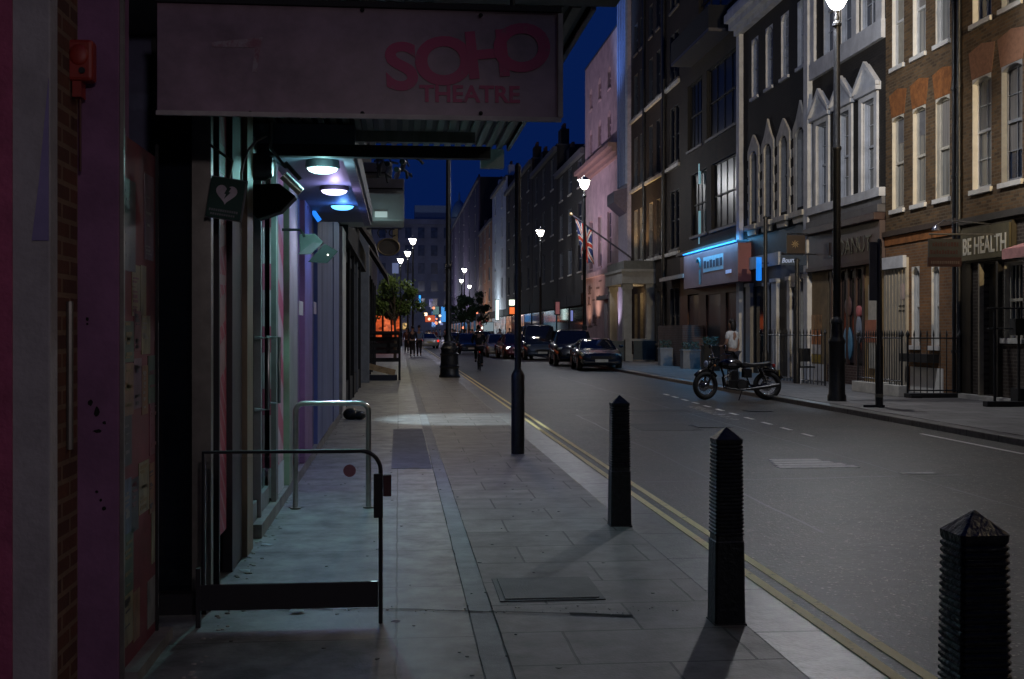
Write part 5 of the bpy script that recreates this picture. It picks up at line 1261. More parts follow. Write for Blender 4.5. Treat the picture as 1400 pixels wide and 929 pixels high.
# turret with dome
d0 = XY(628, 285); tt = thing('domed_turret', (d0.x, d0.y, 26), 'small round turret with a dome on the distant corner building', 'turret')
tm = mat('blue_grey_dome', (.16,.24,.32), .6, var=.2)
MB().lathe([(2.0, 24), (2.0, 28.4), (2.2, 28.5), (2.2, 28.9)], (d0.x, d0.y, 0), n=16).build('drum', mat('turret_stone', (.16,.18,.22), .7), tt)
MB().lathe([(1.95, 28.9), (1.9, 30.4), (1.5, 31.8), (.9, 32.8), (.25, 33.4), (.2, 34.6), (.02, 35.4)], (d0.x, d0.y, 0), n=16).build('dome', tm, tt, smooth=True)
# end of the street
e = thing('street_end_building', (5, 292, 0), 'wide dark building closing the far end of the street', 'building')
EW = []
for r_ in range(5):
    for c_ in range(12): EW.append((-24 + c_ * 3.2, -22.4 + c_ * 3.2, 7 + r_ * 4.4, 9.6 + r_ * 4.4))
endm = mat('blue_grey_stone', (.13,.14,.19), .8, var=.3, scale=.3)
MB().box(-30, 13, 292, 305, 0, 29).build('wall', endm, e); MB().box(-30, 13, 291.2, 292, 28, 29.3).build('cornice', endm, e)
MB().box(4, 13, 294, 304, 29.3, 33).build('attic', mat('pale_blue_attic', (.20,.28,.38), .7), e)
palew = emis('pale_lit_room', (.45,.55,.85), .12)
for i, (a, b_, z0, z1) in enumerate(EW):
    f = MB().box(a, b_, 291.8, 291.99, z0, z1).build('window', palew if i in (7, 8, 20, 31) else glassb, e)
for i, (a, b_, z0, z1, c_, s_) in enumerate(((-2, -.6, 2, 3.6, (1,.3,.1), .5), (1, 2.0, 2, 3.5, (1,.6,.2), .5), (8.2, 9.2, 2.5, 6.4, (.05,.35,1), .5), (10.2, 11.0, 3, 5.4, (.4,.5,1), .35), (7.5, 8.4, 7.5, 9.5, (.25,.30,1), .15))):
    MB().box(a, b_, 291.0, 291.18, z0, z1).build('lit_sign', emisn('street_end_glow_%d' % i, c_, s_, 2), e)
# distant illuminated signs along the right
for (px, py, w_, h_, D, c_, s_, lb) in ((701, 425, .5, .55, 95, (1,.20,.05), .9, 'small glowing orange-red square sign in the distance'), (762.5, 421.5, .24, .75, 72, (.6,.22,.25), .12, 'dim pink upright sign on the dark brick building'),
        (782, 432, .12, .6, 66, (.35,.42,1), .3, 'small pale blue upright sign left of the pink building'), (680, 424, .28, 1.9, 112, (.75,1,.95), 2.2, 'bright white-green shop light in the distance'), (668, 447, 1.0, .9, 120, (.7,.9,1), .25, 'pale lit shop window low in the distance'),
        (700, 414, .45, .45, 100, (.9,1,.8), 3, 'small round pale wall light above the orange sign'), (574, 412, .22, 1.3, 130, (.04,.40,1), 1.2, 'narrow bright blue upright sign beyond the small tree'), (582, 430, .4, .4, 150, (1,.75,.5), 2.2, 'small white-orange shop light beyond the small tree'),
        (588, 436, 1.3, .9, 160, (1,.16,.06), .35, 'red-orange glowing shopfront at the far left of the street'), (607, 430, .8, 2.2, 170, (.08,.40,1), .6, 'bright blue glowing window at the far end beside the tall column'), (596, 425, .9, 1.2, 175, (.2,.5,.6), .12, 'dim teal window at the far end left of the blue one')):
    p = XY(px, D); z = 1.5 - (py - HZ) * D / FPX
    o = thing('lit_sign', (p.x, p.y, z - h_/2), lb, 'sign')
    MB().box(p.x - w_/2, p.x + w_/2, p.y, p.y + .15, z - h_/2, z + h_/2).build('lit_face', emis('sign_%d' % px, c_, s_), o, bevel=.03)
    MB().box(p.x - w_/2 - .06, p.x + w_/2 + .06, p.y + .152, p.y + .25, z - h_/2 - .06, z + h_/2 + .06).build('casing', blackm, o)

# ---------- railings
def railing(p0, p1, label, h=1.45, zb=.0, step=.13, m=blackp, feet=0, rods=None):
    p0, p1 = Vector(p0), Vector(p1); Ln = (p1 - p0).length; n = max(2, int(Ln / step)); t_ = thing('railing', tuple((p0 + p1) / 2 + Vector((0,0,zb))), label, 'railing')
    MB().tube([p0 + Vector((0,0,zb+h-.12)), p1 + Vector((0,0,zb+h-.12))], .018, 6).build('top_rail', m, t_)
    MB().tube([p0 + Vector((0,0,zb+.1)), p1 + Vector((0,0,zb+.1))], .018, 6).build('bottom_rail', m, t_)
    for i in range(n + 1):
        q = p0.lerp(p1, i / n); r_ = .024 if i in (0, n) else .011
        MB().tube([q + Vector((0,0,zb)), q + Vector((0,0,zb+h-.1)), q + Vector((0,0,zb+h-.05)), q + Vector((0,0,zb+h)), q + Vector((0,0,zb+h+.07))], [r_, r_, r_*2, r_*1.5, .002], 6).build('upright', m, t_)
    return t_
ybf, ybn = Yat(1173, 11.4), Yat(1238, 11.4)
pl = thing('plinth', (11.5, (ybf+ybn)/2, 0), 'low grey stone plinth under the black railings by the cream entrance bay', 'plinth')
MB().box(11.28, 11.52, ybn + .1, ybf + .1, .005, .26).build('kerbstone', stone, pl, bevel=.01)
MB().box(11.25, 11.55, ybn + .9, ybn + 1.1, .005, .30).build('end_block', stone, pl, bevel=.01)
railing((11.4, ybf, 0), (11.4, ybn + .2, 0), 'black spiked railings on the stone plinth left of the signpost', 1.2, .26)
railing((11.45, ybn, 0), (RX - .1, ybn - .15, 0), 'black spiked railings facing the road in front of the two arched windows', 1.4, .06)
bp_ = thing('kerb_beam', (12.1, ybn - .1, 0), 'heavy black base bar under the railings by the arched windows', 'beam')
MB().box(11.35, RX - .1, ybn - .32, ybn - .02, .006, .10).build('bar', blackm, bp_, bevel=.01)
MB().box(11.35, 11.6, ybn - .42, ybn - .34, .006, .07).build('toe', blackm, bp_)
y9 = Yat(1360, 11.75)
g9 = thing('security_barrier', (12.1, y9, 0), 'tall black open barrier with three uprights and a black planter box at the right edge', 'barrier')
for x in (11.75, 12.25, 12.72): MB().tube([(x, y9, 0), (x, y9, 1.95)], .028, 8).build('upright', blackm, g9)
for z in (1.55, 1.95): MB().tube([(11.6, y9, z), (12.9, y9, z)], .016, 8).build('rail', blackm, g9)
MB().box(11.55, 12.95, y9 - .10, y9 + .10, .006, .11).build('base_bar', blackm, g9, bevel=.01)
MB().box(12.12, 12.42, y9 - .12, y9 + .12, 1.42, 1.75).build('planter_box', blackm, g9)
MB().box(12.35, 12.8, y9 + .12, y9 + .5, .006, .35).build('trough', blackm, g9)
yk = Yat(1040, 11.6); yk2 = Yat(1128, 11.6)
railing((11.6, yk, 0), (11.6, yk2, 0), 'long black railings on the far pavement behind the motorcycle', 1.5, 0, step=.28)
ld = XY(1101, 33.6); ch_ = thing('street_chair', (ld.x, ld.y, 0), 'small dark folding chair against the railings right of the motorcycle', 'chair')
for dx in (-.2, .2):
    for dy in (-.18, .18): MB().tube([(ld.x+dx, ld.y+dy, 0), (ld.x+dx, ld.y+dy, .95 if dy > 0 else .46)], .018, 6).build('leg', stucco, ch_)
MB().box(ld.x-.22, ld.x+.22, ld.y-.2, ld.y+.2, .45, .49).build('seat', blackm, ch_)
MB().box(ld.x-.22, ld.x+.22, ld.y+.16, ld.y+.2, .62, 1.0).build('backrest', blackm, ch_)
# tall sign post on the far pavement
p = XY(1202, 23.0)
o = thing('sign_post', (p.x, p.y, 0), 'tall black post with an edge-on dark blue sign plate on the far pavement', 'post')
MB().lathe([(.075,0),(.075,1.2),(.055,1.25),(.05,3.28),(.02,3.32)], (p.x,p.y,0), n=14).build('pole', blackp, o, smooth='auto')
MB().box(p.x - .20, p.x - .05, p.y - .02, p.y + .02, 2.1, 3.25).build('sign_plate', mat('navy_plate', (.035,.045,.075), .5), o)
MB().prism([(p.x-.32, p.y), (p.x+.08, p.y-.08), (p.x+.08, p.y+.08)], .006, .05, 'Z').build('foot', blackm, o)
MB().lathe([(.08,.20),(.08,.27)], (p.x,p.y,0), n=14).build('pale_band', mat('dull_band', (.2,.19,.15), .5), o)
light('doorway_spot', 'SPOT', (12.1, Yat(1120, 12.1), 3.4), 60, (.60,.78,1), target=(11.0, Yat(1120, 11.0), 0), size=.1, cone=64, blend=.4)

light('street_end_fill', 'POINT', (4, 262, 9), 3600, (.75,.78,1), size=.3)  # added point fills that brighten the turret and end building, no lamps there
light('street_end_fill', 'POINT', (8, 225, 9), 1500, (.8,.75,1), size=.3)

far_building2_y = (-30, 13.9)
b0 = thing('brick_house', (RX, -30, 0), 'plain brown brick house row on the far side, outside the right edge of the picture', 'building')
H0 = [(y, y + 1.1, z, z + 2.3) for y in (-27, -23, -19, -15, -11, -7, -3, 1, 5, 9, 12) for z in (1.1, 4.7, 8.3)]
wall(b0, -30, 13.98, 0, 14, H0, brickA); core(b0, -30, 13.98, 14)
for a, b_, z0, z1 in H0: window(b0, a, b_, z0, z1, pane=glassm, bars=(1, 1))
rb = thing('brick_house', (4, -34, 0), 'brick building closing the street behind the viewpoint', 'building')
MB().box(-8, 14, -36, -31, 0, 13).build('wall', brickE, rb)

# ================================================================ TREES
leafm = mat('tree_leaves', (.085,.13,.03), .55, var=.4, scale=3)
leafd = mat('dark_tree_leaves', (.03,.06,.028), .6, var=.4, scale=3)
bark = mat('bark', (.06,.045,.035), .9, var=.3, bump=.6, bscale=20)
def tree(base, cz, rx, rz_, n, m, label, seed, leaf=.09):
    rr = random.Random(seed); base = Vector(base)
    t_ = thing('tree', tuple(base), label, 'tree')
    b = MB(); b.tube([base, base + Vector((.03,0,cz*.4)), base + Vector((-.03,.02,cz*.75)), base + Vector((0,0,cz+rz_*.3))], [.09,.07,.055,.03], 8)
    cl = []
    for k in range(24):
        a = rr.uniform(0, 2*math.pi); e = rr.uniform(-.7, 1.3); q = rr.uniform(.35, 1.1)
        c0 = base + Vector((math.cos(a)*math.cos(e)*rx*q, math.sin(a)*math.cos(e)*rx*q, cz + math.sin(e)*rz_*q)); cl.append((c0, rr.uniform(.14,.34)*rx))
        st = base + Vector((0,0,cz*rr.uniform(.6,.95))); b.tube([st, st.lerp(c0,.5) + Vector((0,0,.08)), c0], [.03,.02,.008], 5)
    b.build('trunk', bark, t_, smooth='auto')
    l = bmesh.new()
    for k in range(n):
        c0, r_ = rr.choice(cl); v = Vector((rr.gauss(0,1), rr.gauss(0,1), rr.gauss(0,.8))).normalized() * r_ * rr.random()**.4 * (1 + .5*(rr.random() < .12)); p_ = c0 + v
        d = Vector((rr.gauss(0,1), rr.gauss(0,1), rr.gauss(-.2,1))).normalized(); e = d.orthogonal().normalized(); s_ = leaf * rr.uniform(.6,1.4)
        l.faces.new([l.verts.new(p_ - d*s_), l.verts.new(p_ + e*s_*.45), l.verts.new(p_ + d*s_), l.verts.new(p_ - e*s_*.45)])
    mb = MB(); mb.bm.free(); mb.bm = l; mb.build('crown', m, t_)
p = XY(540, 62)
tree((p.x, p.y, 0), 3.0, 1.25, 1.15, 5200, leafm, 'small bushy green tree on the near pavement beyond the display stand', 4)
light('tree_fill', 'POINT', (p.x + .6, p.y - 2.8, 6.2), 170, (1,.92,.6), size=.2)  # added fill point that brightens the crown, no lamp stands here
p = XY(640, 118)
tree((p.x, p.y, 0), 3.6, 1.9, 2.2, 4200, leafd, 'dark leafy tree in the distance right of the tall column', 9, leaf=.14)

# ================================================================ CARS
tyre_m = mat('tyre_rubber', (.012,.012,.012), .85); rim_m = mat('alloy_rim', (.22,.22,.23), .3, metal=.8)
cglass = mat('car_glass', (.01,.012,.018), .04, var=0, spec=.9)
def car(label, col, kind='saloon', L=4.4, W=1.78, H=1.42, heads=None, tails=None, group='cars in the street'):
    """front towards -y, centred on the origin"""
    t_ = thing('parked_car', (0,0,0), label, 'car', group)
    bm_ = mat('car_paint_%s' % col[0], col[1], .22, metal=.2, var=.05, coat=.6)
    hw = W/2; sh = .92 if kind == 'saloon' else 1.08; hood = sh - .12
    st = [(-L/2, .72, .34, .55), (-L/2+.08, .86, .24, hood-.12), (-L/2+.5, .96, .2, hood-.02), (-L/2+1.15, 1, .2, hood+.05), (-.2, 1, .2, sh), (L/2-1.0, 1, .2, sh+.02), (L/2-.35, .97, .22, sh+.0), (L/2-.07, .88, .28, sh-.08), (L/2, .76, .38, sh-.35)]
    b = MB(); rings = []
    for (y, k, zb, zt) in st:
        w_ = hw * k; zm = (zb + zt) / 2
        P = [(-w_*.86, zb), (-w_*.97, zb+.10), (-w_, zm), (-w_*.985, zt-.10), (-w_*.90, zt), (-w_*.4, zt+.035), (w_*.4, zt+.035), (w_*.90, zt), (w_*.985, zt-.10), (w_, zm), (w_*.97, zb+.10), (w_*.86, zb)]
        rings.append([b.bm.verts.new((x, y, z)) for x, z in P])
    for a, c_ in zip(rings, rings[1:]):
        for k in range(12): b.bm.faces.new((a[k], a[(k+1)%12], c_[(k+1)%12], c_[k]))
    b.bm.faces.new(rings[0]); b.bm.faces.new(rings[-1][::-1]); b.build('body', bm_, t_, smooth='auto')
    if kind == 'saloon': G = [(-L/2+1.2, .86, .84, hood, hood+.03), (-L/2+1.85, .86, .66, sh-.03, H-.05), (0, .86, .64, sh, H), (L/2-1.35, .86, .64, sh, H-.04), (L/2-.5, .84, .80, sh-.02, sh+.03)]
    else: G = [(-L/2+.95, .88, .86, hood, hood+.03), (-L/2+1.5, .90, .76, sh-.03, H-.07), (0, .90, .74, sh, H), (L/2-.45, .90, .74, sh, H-.05), (L/2-.12, .86, .80, sh-.02, sh+.05)]
    g = MB(); rings = []
    for (y, k1, k2, z0, z1) in G: rings.append([g.bm.verts.new(v) for v in ((-hw*k1, y, z0), (-hw*k2, y, z1-.03), (-hw*k2*.8, y, z1), (hw*k2*.8, y, z1), (hw*k2, y, z1-.03), (hw*k1, y, z0))])
    for a, c_ in zip(rings, rings[1:]):
        for k in range(5): g.bm.faces.new((a[k], a[k+1], c_[k+1], c_[k]))
    g.bm.faces.new(rings[0]); g.bm.faces.new(rings[-1][::-1]); go = g.build('windows', cglass, t_, smooth='auto')
    r_ = MB(); rg = []
    for (y, k1, k2, z0, z1) in G[1:-1]: rg.append([r_.bm.verts.new(v) for v in ((-hw*k2-.01, y, z1-.035), (-hw*k2*.8, y, z1+.012), (hw*k2*.8, y, z1+.012), (hw*k2+.01, y, z1-.035))])
    for a, c_ in zip(rg, rg[1:]):
        for k in range(3): r_.bm.faces.new((a[k], a[k+1], c_[k+1], c_[k]))
    ro = r_.build('roof', bm_, t_, smooth=True)
    for s_ in (-1, 1):
        pl_ = MB(); pl_.tube([(s_*hw*G[0][1], G[0][0], G[0][3]+.01), (s_*(hw*G[1][2]+.005), G[1][0], G[1][4]-.03)], .028, 6); pl_.build('front_pillar', bm_, t_)
        pl_ = MB(); pl_.tube([(s_*(hw*G[2][1]+.004), G[2][0], G[2][3]), (s_*(hw*G[2][2]+.004), G[2][0], G[2][4]-.03)], .03, 6); pl_.build('door_pillar', bm_, t_)
        pl_ = MB(); pl_.tube([(s_*(hw*G[-2][2]+.004), G[-2][0], G[-2][4]-.03), (s_*hw*G[-1][1], G[-1][0], G[-1][3]+.02)], .04, 6); pl_.build('rear_pillar', bm_, t_)
        for yy in (-L/2+.85, L/2-.85):
            wh = MB(); wh.lathe([(.20,-.10),(.30,-.10),(.325,-.07),(.325,.07),(.30,.10),(.20,.10)], (s_*(hw-.10), yy, .325), n=22, axis='X'); wo = wh.build('wheel', tyre_m, t_, smooth='auto')
            MB().lathe([(.20,.0),(.20,.03),(.05,.05)] if s_ > 0 else [(.05,-.05),(.20,-.03),(.20,0)], (s_*(hw-.03), yy, .325), n=14, axis='X').build('rim', rim_m, wo)
            MB().ring((s_*(hw-.015), yy, .335), .36, .022, 'X', n=16, m=6, a0=0, a1=math.pi).build('wheel_arch', blackm, t_)
        MB().ball((s_*(hw+.09), G[0][0]+.35, sh+.05), .10, (1,.5,.65), 10, 6).build('mirror', bm_, t_, smooth=True)
        hm = heads or mat('headlamp_lens', (.35,.38,.34), .12, var=.3, scale=20, spec=1)
        MB().ball((s_*hw*.72, -L/2+.13, hood-.17), .15, (1.15,.45,.55), 12, 8).build('headlight', hm, t_, smooth=True)
        tm_ = tails or mat('tail_lamp_lens', (.22,.02,.02), .2, spec=1)
        MB().box(s_*hw*.86-.10, s_*hw*.86+.08, L/2-.13, L/2-.035, sh-.30, sh-.12).build('tail_light', tm_, t_, bevel=.02)
    MB().box(-.42, .42, -L/2-.012, -L/2+.04, .46, .60).build('grille', blackm, t_, bevel=.01)
    MB().box(-hw*.80, hw*.80, -L/2-.03, -L/2+.12, .30, .42).build('front_bumper', bm_, t_, bevel=.03)
    MB().box(-.26, .26, -L/2-.045, -L/2-.031, .36, .47).build('number_plate', mat('plate_white', (.50,.50,.47), .4), t_)
    MB().box(-.26, .26, L/2+.005, L/2+.02, .55, .66).build('number_plate', mat('plate_yellow', (.45,.36,.08), .4), t_)
    return t_
navy = ('navy', (.008,.014,.03)); blk = ('black', (.010,.011,.013)); sil = ('silver', (.28,.29,.31)); whi = ('white', (.5,.5,.5)); red = ('plum', (.10,.02,.04)); dbl = ('dark_blue', (.015,.03,.06))
lith = emis('lit_headlamp', (.75,.95,1), 6); litt = emis('lit_tail_lamp', (1,.03,.02), 1.5)
def put(o, px, D, rz=0, z=RZ):
    p = XY(px, D); o.location = (p.x, p.y, z); o.rotation_euler.z = rz
put(car('dark navy open-top style car parked facing us at the far kerb', navy, 'saloon', 4.3, 1.80, 1.30), 814, 49.0, R(-3))
put(car('dark tall car with pale roof edge parked just behind the navy car', blk, 'suv', 4.5, 1.85, 1.68), 781, 55.0, R(-3))
put(car('large dark van-like car in the middle of the parked row', dbl, 'suv', 4.7, 1.95, 1.95), 735, 66.5, 0)
put(car('plum car with pinkish reflections and one bright headlight left of the dark van-like car', red, 'saloon', 4.3, 1.75, 1.45, heads=lith), 703, 69, R(4))
put(car('pale silver car parked beyond the cyclist', sil, 'saloon', 4.3, 1.75, 1.42), 681, 73, 0)
put(car('dark blue car in the road between the bin and the cyclist', dbl, 'saloon', 4.2, 1.75, 1.42, tails=litt), 639, 82, R(5))
put(car('white car far down the street beyond the pedestrians', whi, 'saloon', 4.2, 1.75, 1.42, tails=litt), 584, 108, R(185))
put(car('small dark distant car with red tail lights behind the litter bin', blk, 'saloon', 4.2, 1.75, 1.45, tails=litt), 622, 118, R(180))
put(car('grey distant car at the right of the road end behind the silver car', ('grey', (.08,.08,.09)), 'suv', 4.3, 1.8, 1.6, tails=litt), 658, 105, R(180))

# ================================================================ MOTORCYCLE  (local: front towards -x)
mc = thing('motorcycle', (0,0,0), 'black retro motorcycle parked side-on with its rear wheel at the far kerb', 'motorcycle')
chrome = mat('dull_chrome', (.45,.46,.50), .18, metal=1, var=.2, scale=10)
bk = mat('motorcycle_black', (.010,.010,.012), .2, var=.3, coat=.5); engm = mat('engine_black', (.02,.02,.022), .4, metal=.4, var=.4, scale=12)
WB = 1.44
St = Matrix.Translation((-WB/2, 0, 0)) @ Matrix.Rotation(R(24), 4, 'Z') @ Matrix.Translation((WB/2, 0, 0))   # steering turned
def wheel(x, M=None, nm='front_wheel'):
    b = MB(); b.ring((x, 0, .335), .275, .058, 'Y', n=36, m=10)
    if M is not None: bmesh.ops.transform(b.bm, matrix=M, verts=b.bm.verts[:])
    o = b.build(nm, tyre_m, mc, smooth=True)
    b = MB(); b.ring((x, 0, .335), .222, .018, 'Y', n=32, m=6)
    if M is not None: bmesh.ops.transform(b.bm, matrix=M, verts=b.bm.verts[:])
    b.build('rim', chrome, o, smooth=True)
    b = MB(); b.lathe([(.05,-.06),(.06,-.05),(.06,.05),(.05,.06)], (x,0,.335), n=14, axis='Y')
    for k in range(16):
        a = k*math.pi/8; b.tube([(x+.05*math.cos(a+.3), .03*(-1)**k, .335+.05*math.sin(a+.3)), (x+.22*math.cos(a), 0, .335+.22*math.sin(a))], .0035, 5, cap=False)
    b.lathe([(.14,.062),(.14,.068)], (x,0,.335), n=20, axis='Y')
    if M is not None: bmesh.ops.transform(b.bm, matrix=M, verts=b.bm.verts[:])
    b.build('spokes', chrome, o)
def mb_t(b, M): bmesh.ops.transform(b.bm, matrix=M, verts=b.bm.verts[:]); return b
wheel(-WB/2, St); wheel(WB/2, None, 'rear_wheel')
b = MB()
for s_ in (-1, 1): b.tube([(-WB/2, s_*.10, .335), (-WB/2+.24, s_*.10, .94)], [.028,.024], 10)
b.box(-.55, -.42, -.13, .13, .80, .83).box(-.50,-.40,-.12,.12,.92,.95); mb_t(b, St).build('fork', bk, mc, smooth='auto')
b = MB(); b.ring((-WB/2, 0, .335), .355, .045, 'Y', n=16, m=8, a0=R(35), a1=R(140)); mb_t(b, St).build('front_mudguard', bk, mc, smooth=True)
b = MB(); b.ball((-.62, 0, .83), .095, (.9,1,1)); hb_ = mb_t(b, St).build('headlight', bk, mc, smooth=True)
b = MB(); b.lathe([(.085,0),(.07,-.02),(.02,-.028)], (-.70,0,.83), n=18, axis='X'); mb_t(b, St).build('lens', mat('headlamp_glass_bike', (.35,.42,.60), .1, spec=1), hb_, smooth=True)
b = MB(); b.tube([(-.30,-.38,1.04), (-.36,-.22,1.07), (-.44,-.08,.98), (-.44,.08,.98), (-.36,.22,1.07), (-.30,.38,1.04)], .013, 8); mb_t(b, St).build('handlebar', chrome, mc, smooth='auto')
for s_ in (-1, 1):
    b = MB(); b.tube([(-.30,s_*.28,1.05),(-.27,s_*.40,1.035)], .02, 8); mb_t(b, St).build('grip', blackm, mc)
    b = MB(); b.tube([(-.35,s_*.24,1.07),(-.38,s_*.28,1.20)], .006, 6); b.lathe([(.05,-.01),(.055,0),(.04,.012)], (-.38, s_*.29, 1.23), n=14, axis='X'); mb_t(b, St).build('mirror', chrome, mc)
    b = MB(); b.lathe([(.035,-.03),(.04,.0),(.02,.03)], (-.55, s_*.08, .98), n=14, axis='X'); mb_t(b, St).build('gauge', chrome, mc)
    b = MB(); b.ball((-.58, s_*.18, .80), .03); mb_t(b, St).build('indicator', mat('amber_lens', (.4,.15,.03), .3), mc, smooth=True)
b = MB(); b.ball((-.12,0,.83), .2, (1.35,.66,.66), 20, 14); b.build('tank', bk, mc, smooth=True)
MB().box(-.20,-.02,-.135,-.128,.80,.85).build('tank_badge', chrome, mc)
b = MB(); b.prism([(.12,.78),(.16,.88),(.38,.85),(.62,.87),(.78,.90),(.80,.84),(.62,.79),(.35,.76)], -.12, .12, 'Y'); b.build('seat', mat('seat_vinyl', (.02,.02,.02), .45), mc, smooth='auto', bevel=.02)
b = MB(); b.ring((WB/2, 0, .335), .365, .05, 'Y', n=16, m=8, a0=R(25), a1=R(120)); b.build('rear_mudguard', bk, mc, smooth=True)
b = MB()
b.tube([(-.40,0,.88),(-.30,0,.60),(-.26,0,.36),(.05,0,.24),(.32,0,.28)], .024, 8); b.tube([(-.38,0,.86),(.15,0,.76),(.32,0,.34),(WB/2,.11,.335)], .022, 8); b.tube([(.32,0,.34),(WB/2,-.11,.335)], .022, 8)
b.tube([(.15,.10,.76),(.82,.10,.82)], .016, 8); b.tube([(.15,-.10,.76),(.82,-.10,.82)], .016, 8); b.build('frame', bk, mc, smooth='auto')
b = MB(); b.box(-.20,.26,-.16,.16,.25,.46); b.lathe([(.12,-.19),(.13,-.17),(.13,.17),(.12,.19)], (.10,0,.36), n=20, axis='Y')
for k in range(9): b.box(-.16,.06,-.15,.15,.465+k*.022,.477+k*.022)
b.box(-.13,.03,-.11,.11,.46,.68); b.build('engine', engm, mc, bevel=.006)
MB().lathe([(.10,-.205),(.10,-.196)], (.10,0,.36), n=20, axis='Y').build('engine_cover', mat('dull_alloy', (.08,.08,.085), .35, metal=.8), mc)
for s_ in (-1, 1):
    b = MB(); b.tube([(-.14,s_*.08,.60),(-.30,s_*.12,.52),(-.26,s_*.15,.28),(.10,s_*.19,.24),(.45,s_*.20,.28),(.95,s_*.20,.36)], [.02,.021,.021,.021,.04,.045], 10); b.build('exhaust', mat('heat_dulled_pipe', (.06,.06,.062), .35, metal=.9, var=.3), mc, smooth='auto')
    b = MB(); b.tube([(WB/2-.02,s_*.13,.36),(.52,s_*.13,.80)], .012, 8)
    for k in range(9): b.ring((.70-.018*k, s_*.13, .42+.038*k), .035, .008, 'Z', n=10, m=5)
    b.build('shock_absorber', engm, mc)
    MB().box(.15,.34,s_*.13-.01,s_*.13+.01,.52,.72).build('side_panel', bk, mc, bevel=.01)
b = MB(); b.box(.84,.90,-.06,.06,.76,.84); b.build('tail_light', mat('tail_lens', (.3,.02,.02), .3), mc, bevel=.01)
MB().box(.98,.99,-.11,.11,.56,.70).build('number_plate', mat('plate_yellow', (.45,.36,.08), .4), mc)
b = MB().tube([(.86,0,.76),(.985,0,.63)], .012, 6); b.build('plate_bracket', bk, mc)
MB().tube([(.12,-.16,.28),(.0,-.30,.012)], .012, 8).build('kickstand', bk, mc)
p = XY(1006.5, 27.2)
mc.location = (p.x, p.y, RZ); mc.rotation_euler = (0, 0, R(-5))

# ================================================================ PEOPLE
skin_m = mat('skin', (.30,.17,.12), .6, var=.1); hair_m = mat('dark_hair', (.012,.009,.008), .5, var=.3, bump=.5, bscale=80)
shoe_m = mat('dark_shoe', (.015,.015,.016), .5)
def skinmesh(chains, name, m, parent, lvl=1):
    """chains: list of [(co, radius)...]; joints at equal places are merged"""
    vs, es, rs, idx = [], [], [], {}
    def vid(c, r_):
        k = tuple(round(x, 4) for x in c)
        if k not in idx: idx[k] = len(vs); vs.append(Vector(c)); rs.append(r_)
        return idx[k]
    for ch in chains:
        pr = None
        for c, r_ in ch:
            i = vid(c, r_)
            if pr is not None and i != pr: es.append((pr, i))
            pr = i
    me = bpy.data.meshes.new(name); me.from_pydata(vs, es, []); o = bpy.data.objects.new(name, me); C.objects.link(o)
    sm = o.modifiers.new('s', 'SKIN'); sm.use_smooth_shade = True
    for i, v in enumerate(me.skin_vertices[0].data):
        r_ = rs[i]; v.radius = r_ if isinstance(r_, tuple) else (r_, r_); v.use_root = (i == 0)
    sb = o.modifiers.new('b', 'SUBSURF'); sb.levels = lvl; sb.render_levels = lvl
    dg = bpy.context.evaluated_depsgraph_get(); me2 = bpy.data.meshes.new_from_object(o.evaluated_get(dg)); bpy.data.objects.remove(o)
    o = bpy.data.objects.new(name, me2); C.objects.link(o); me2.materials.clear(); me2.materials.append(m); o.parent = parent
    for f in me2.polygons: f.use_smooth = True
    o['_w'] = list(parent['_w']) if parent is not None else [0,0,0]
    return o
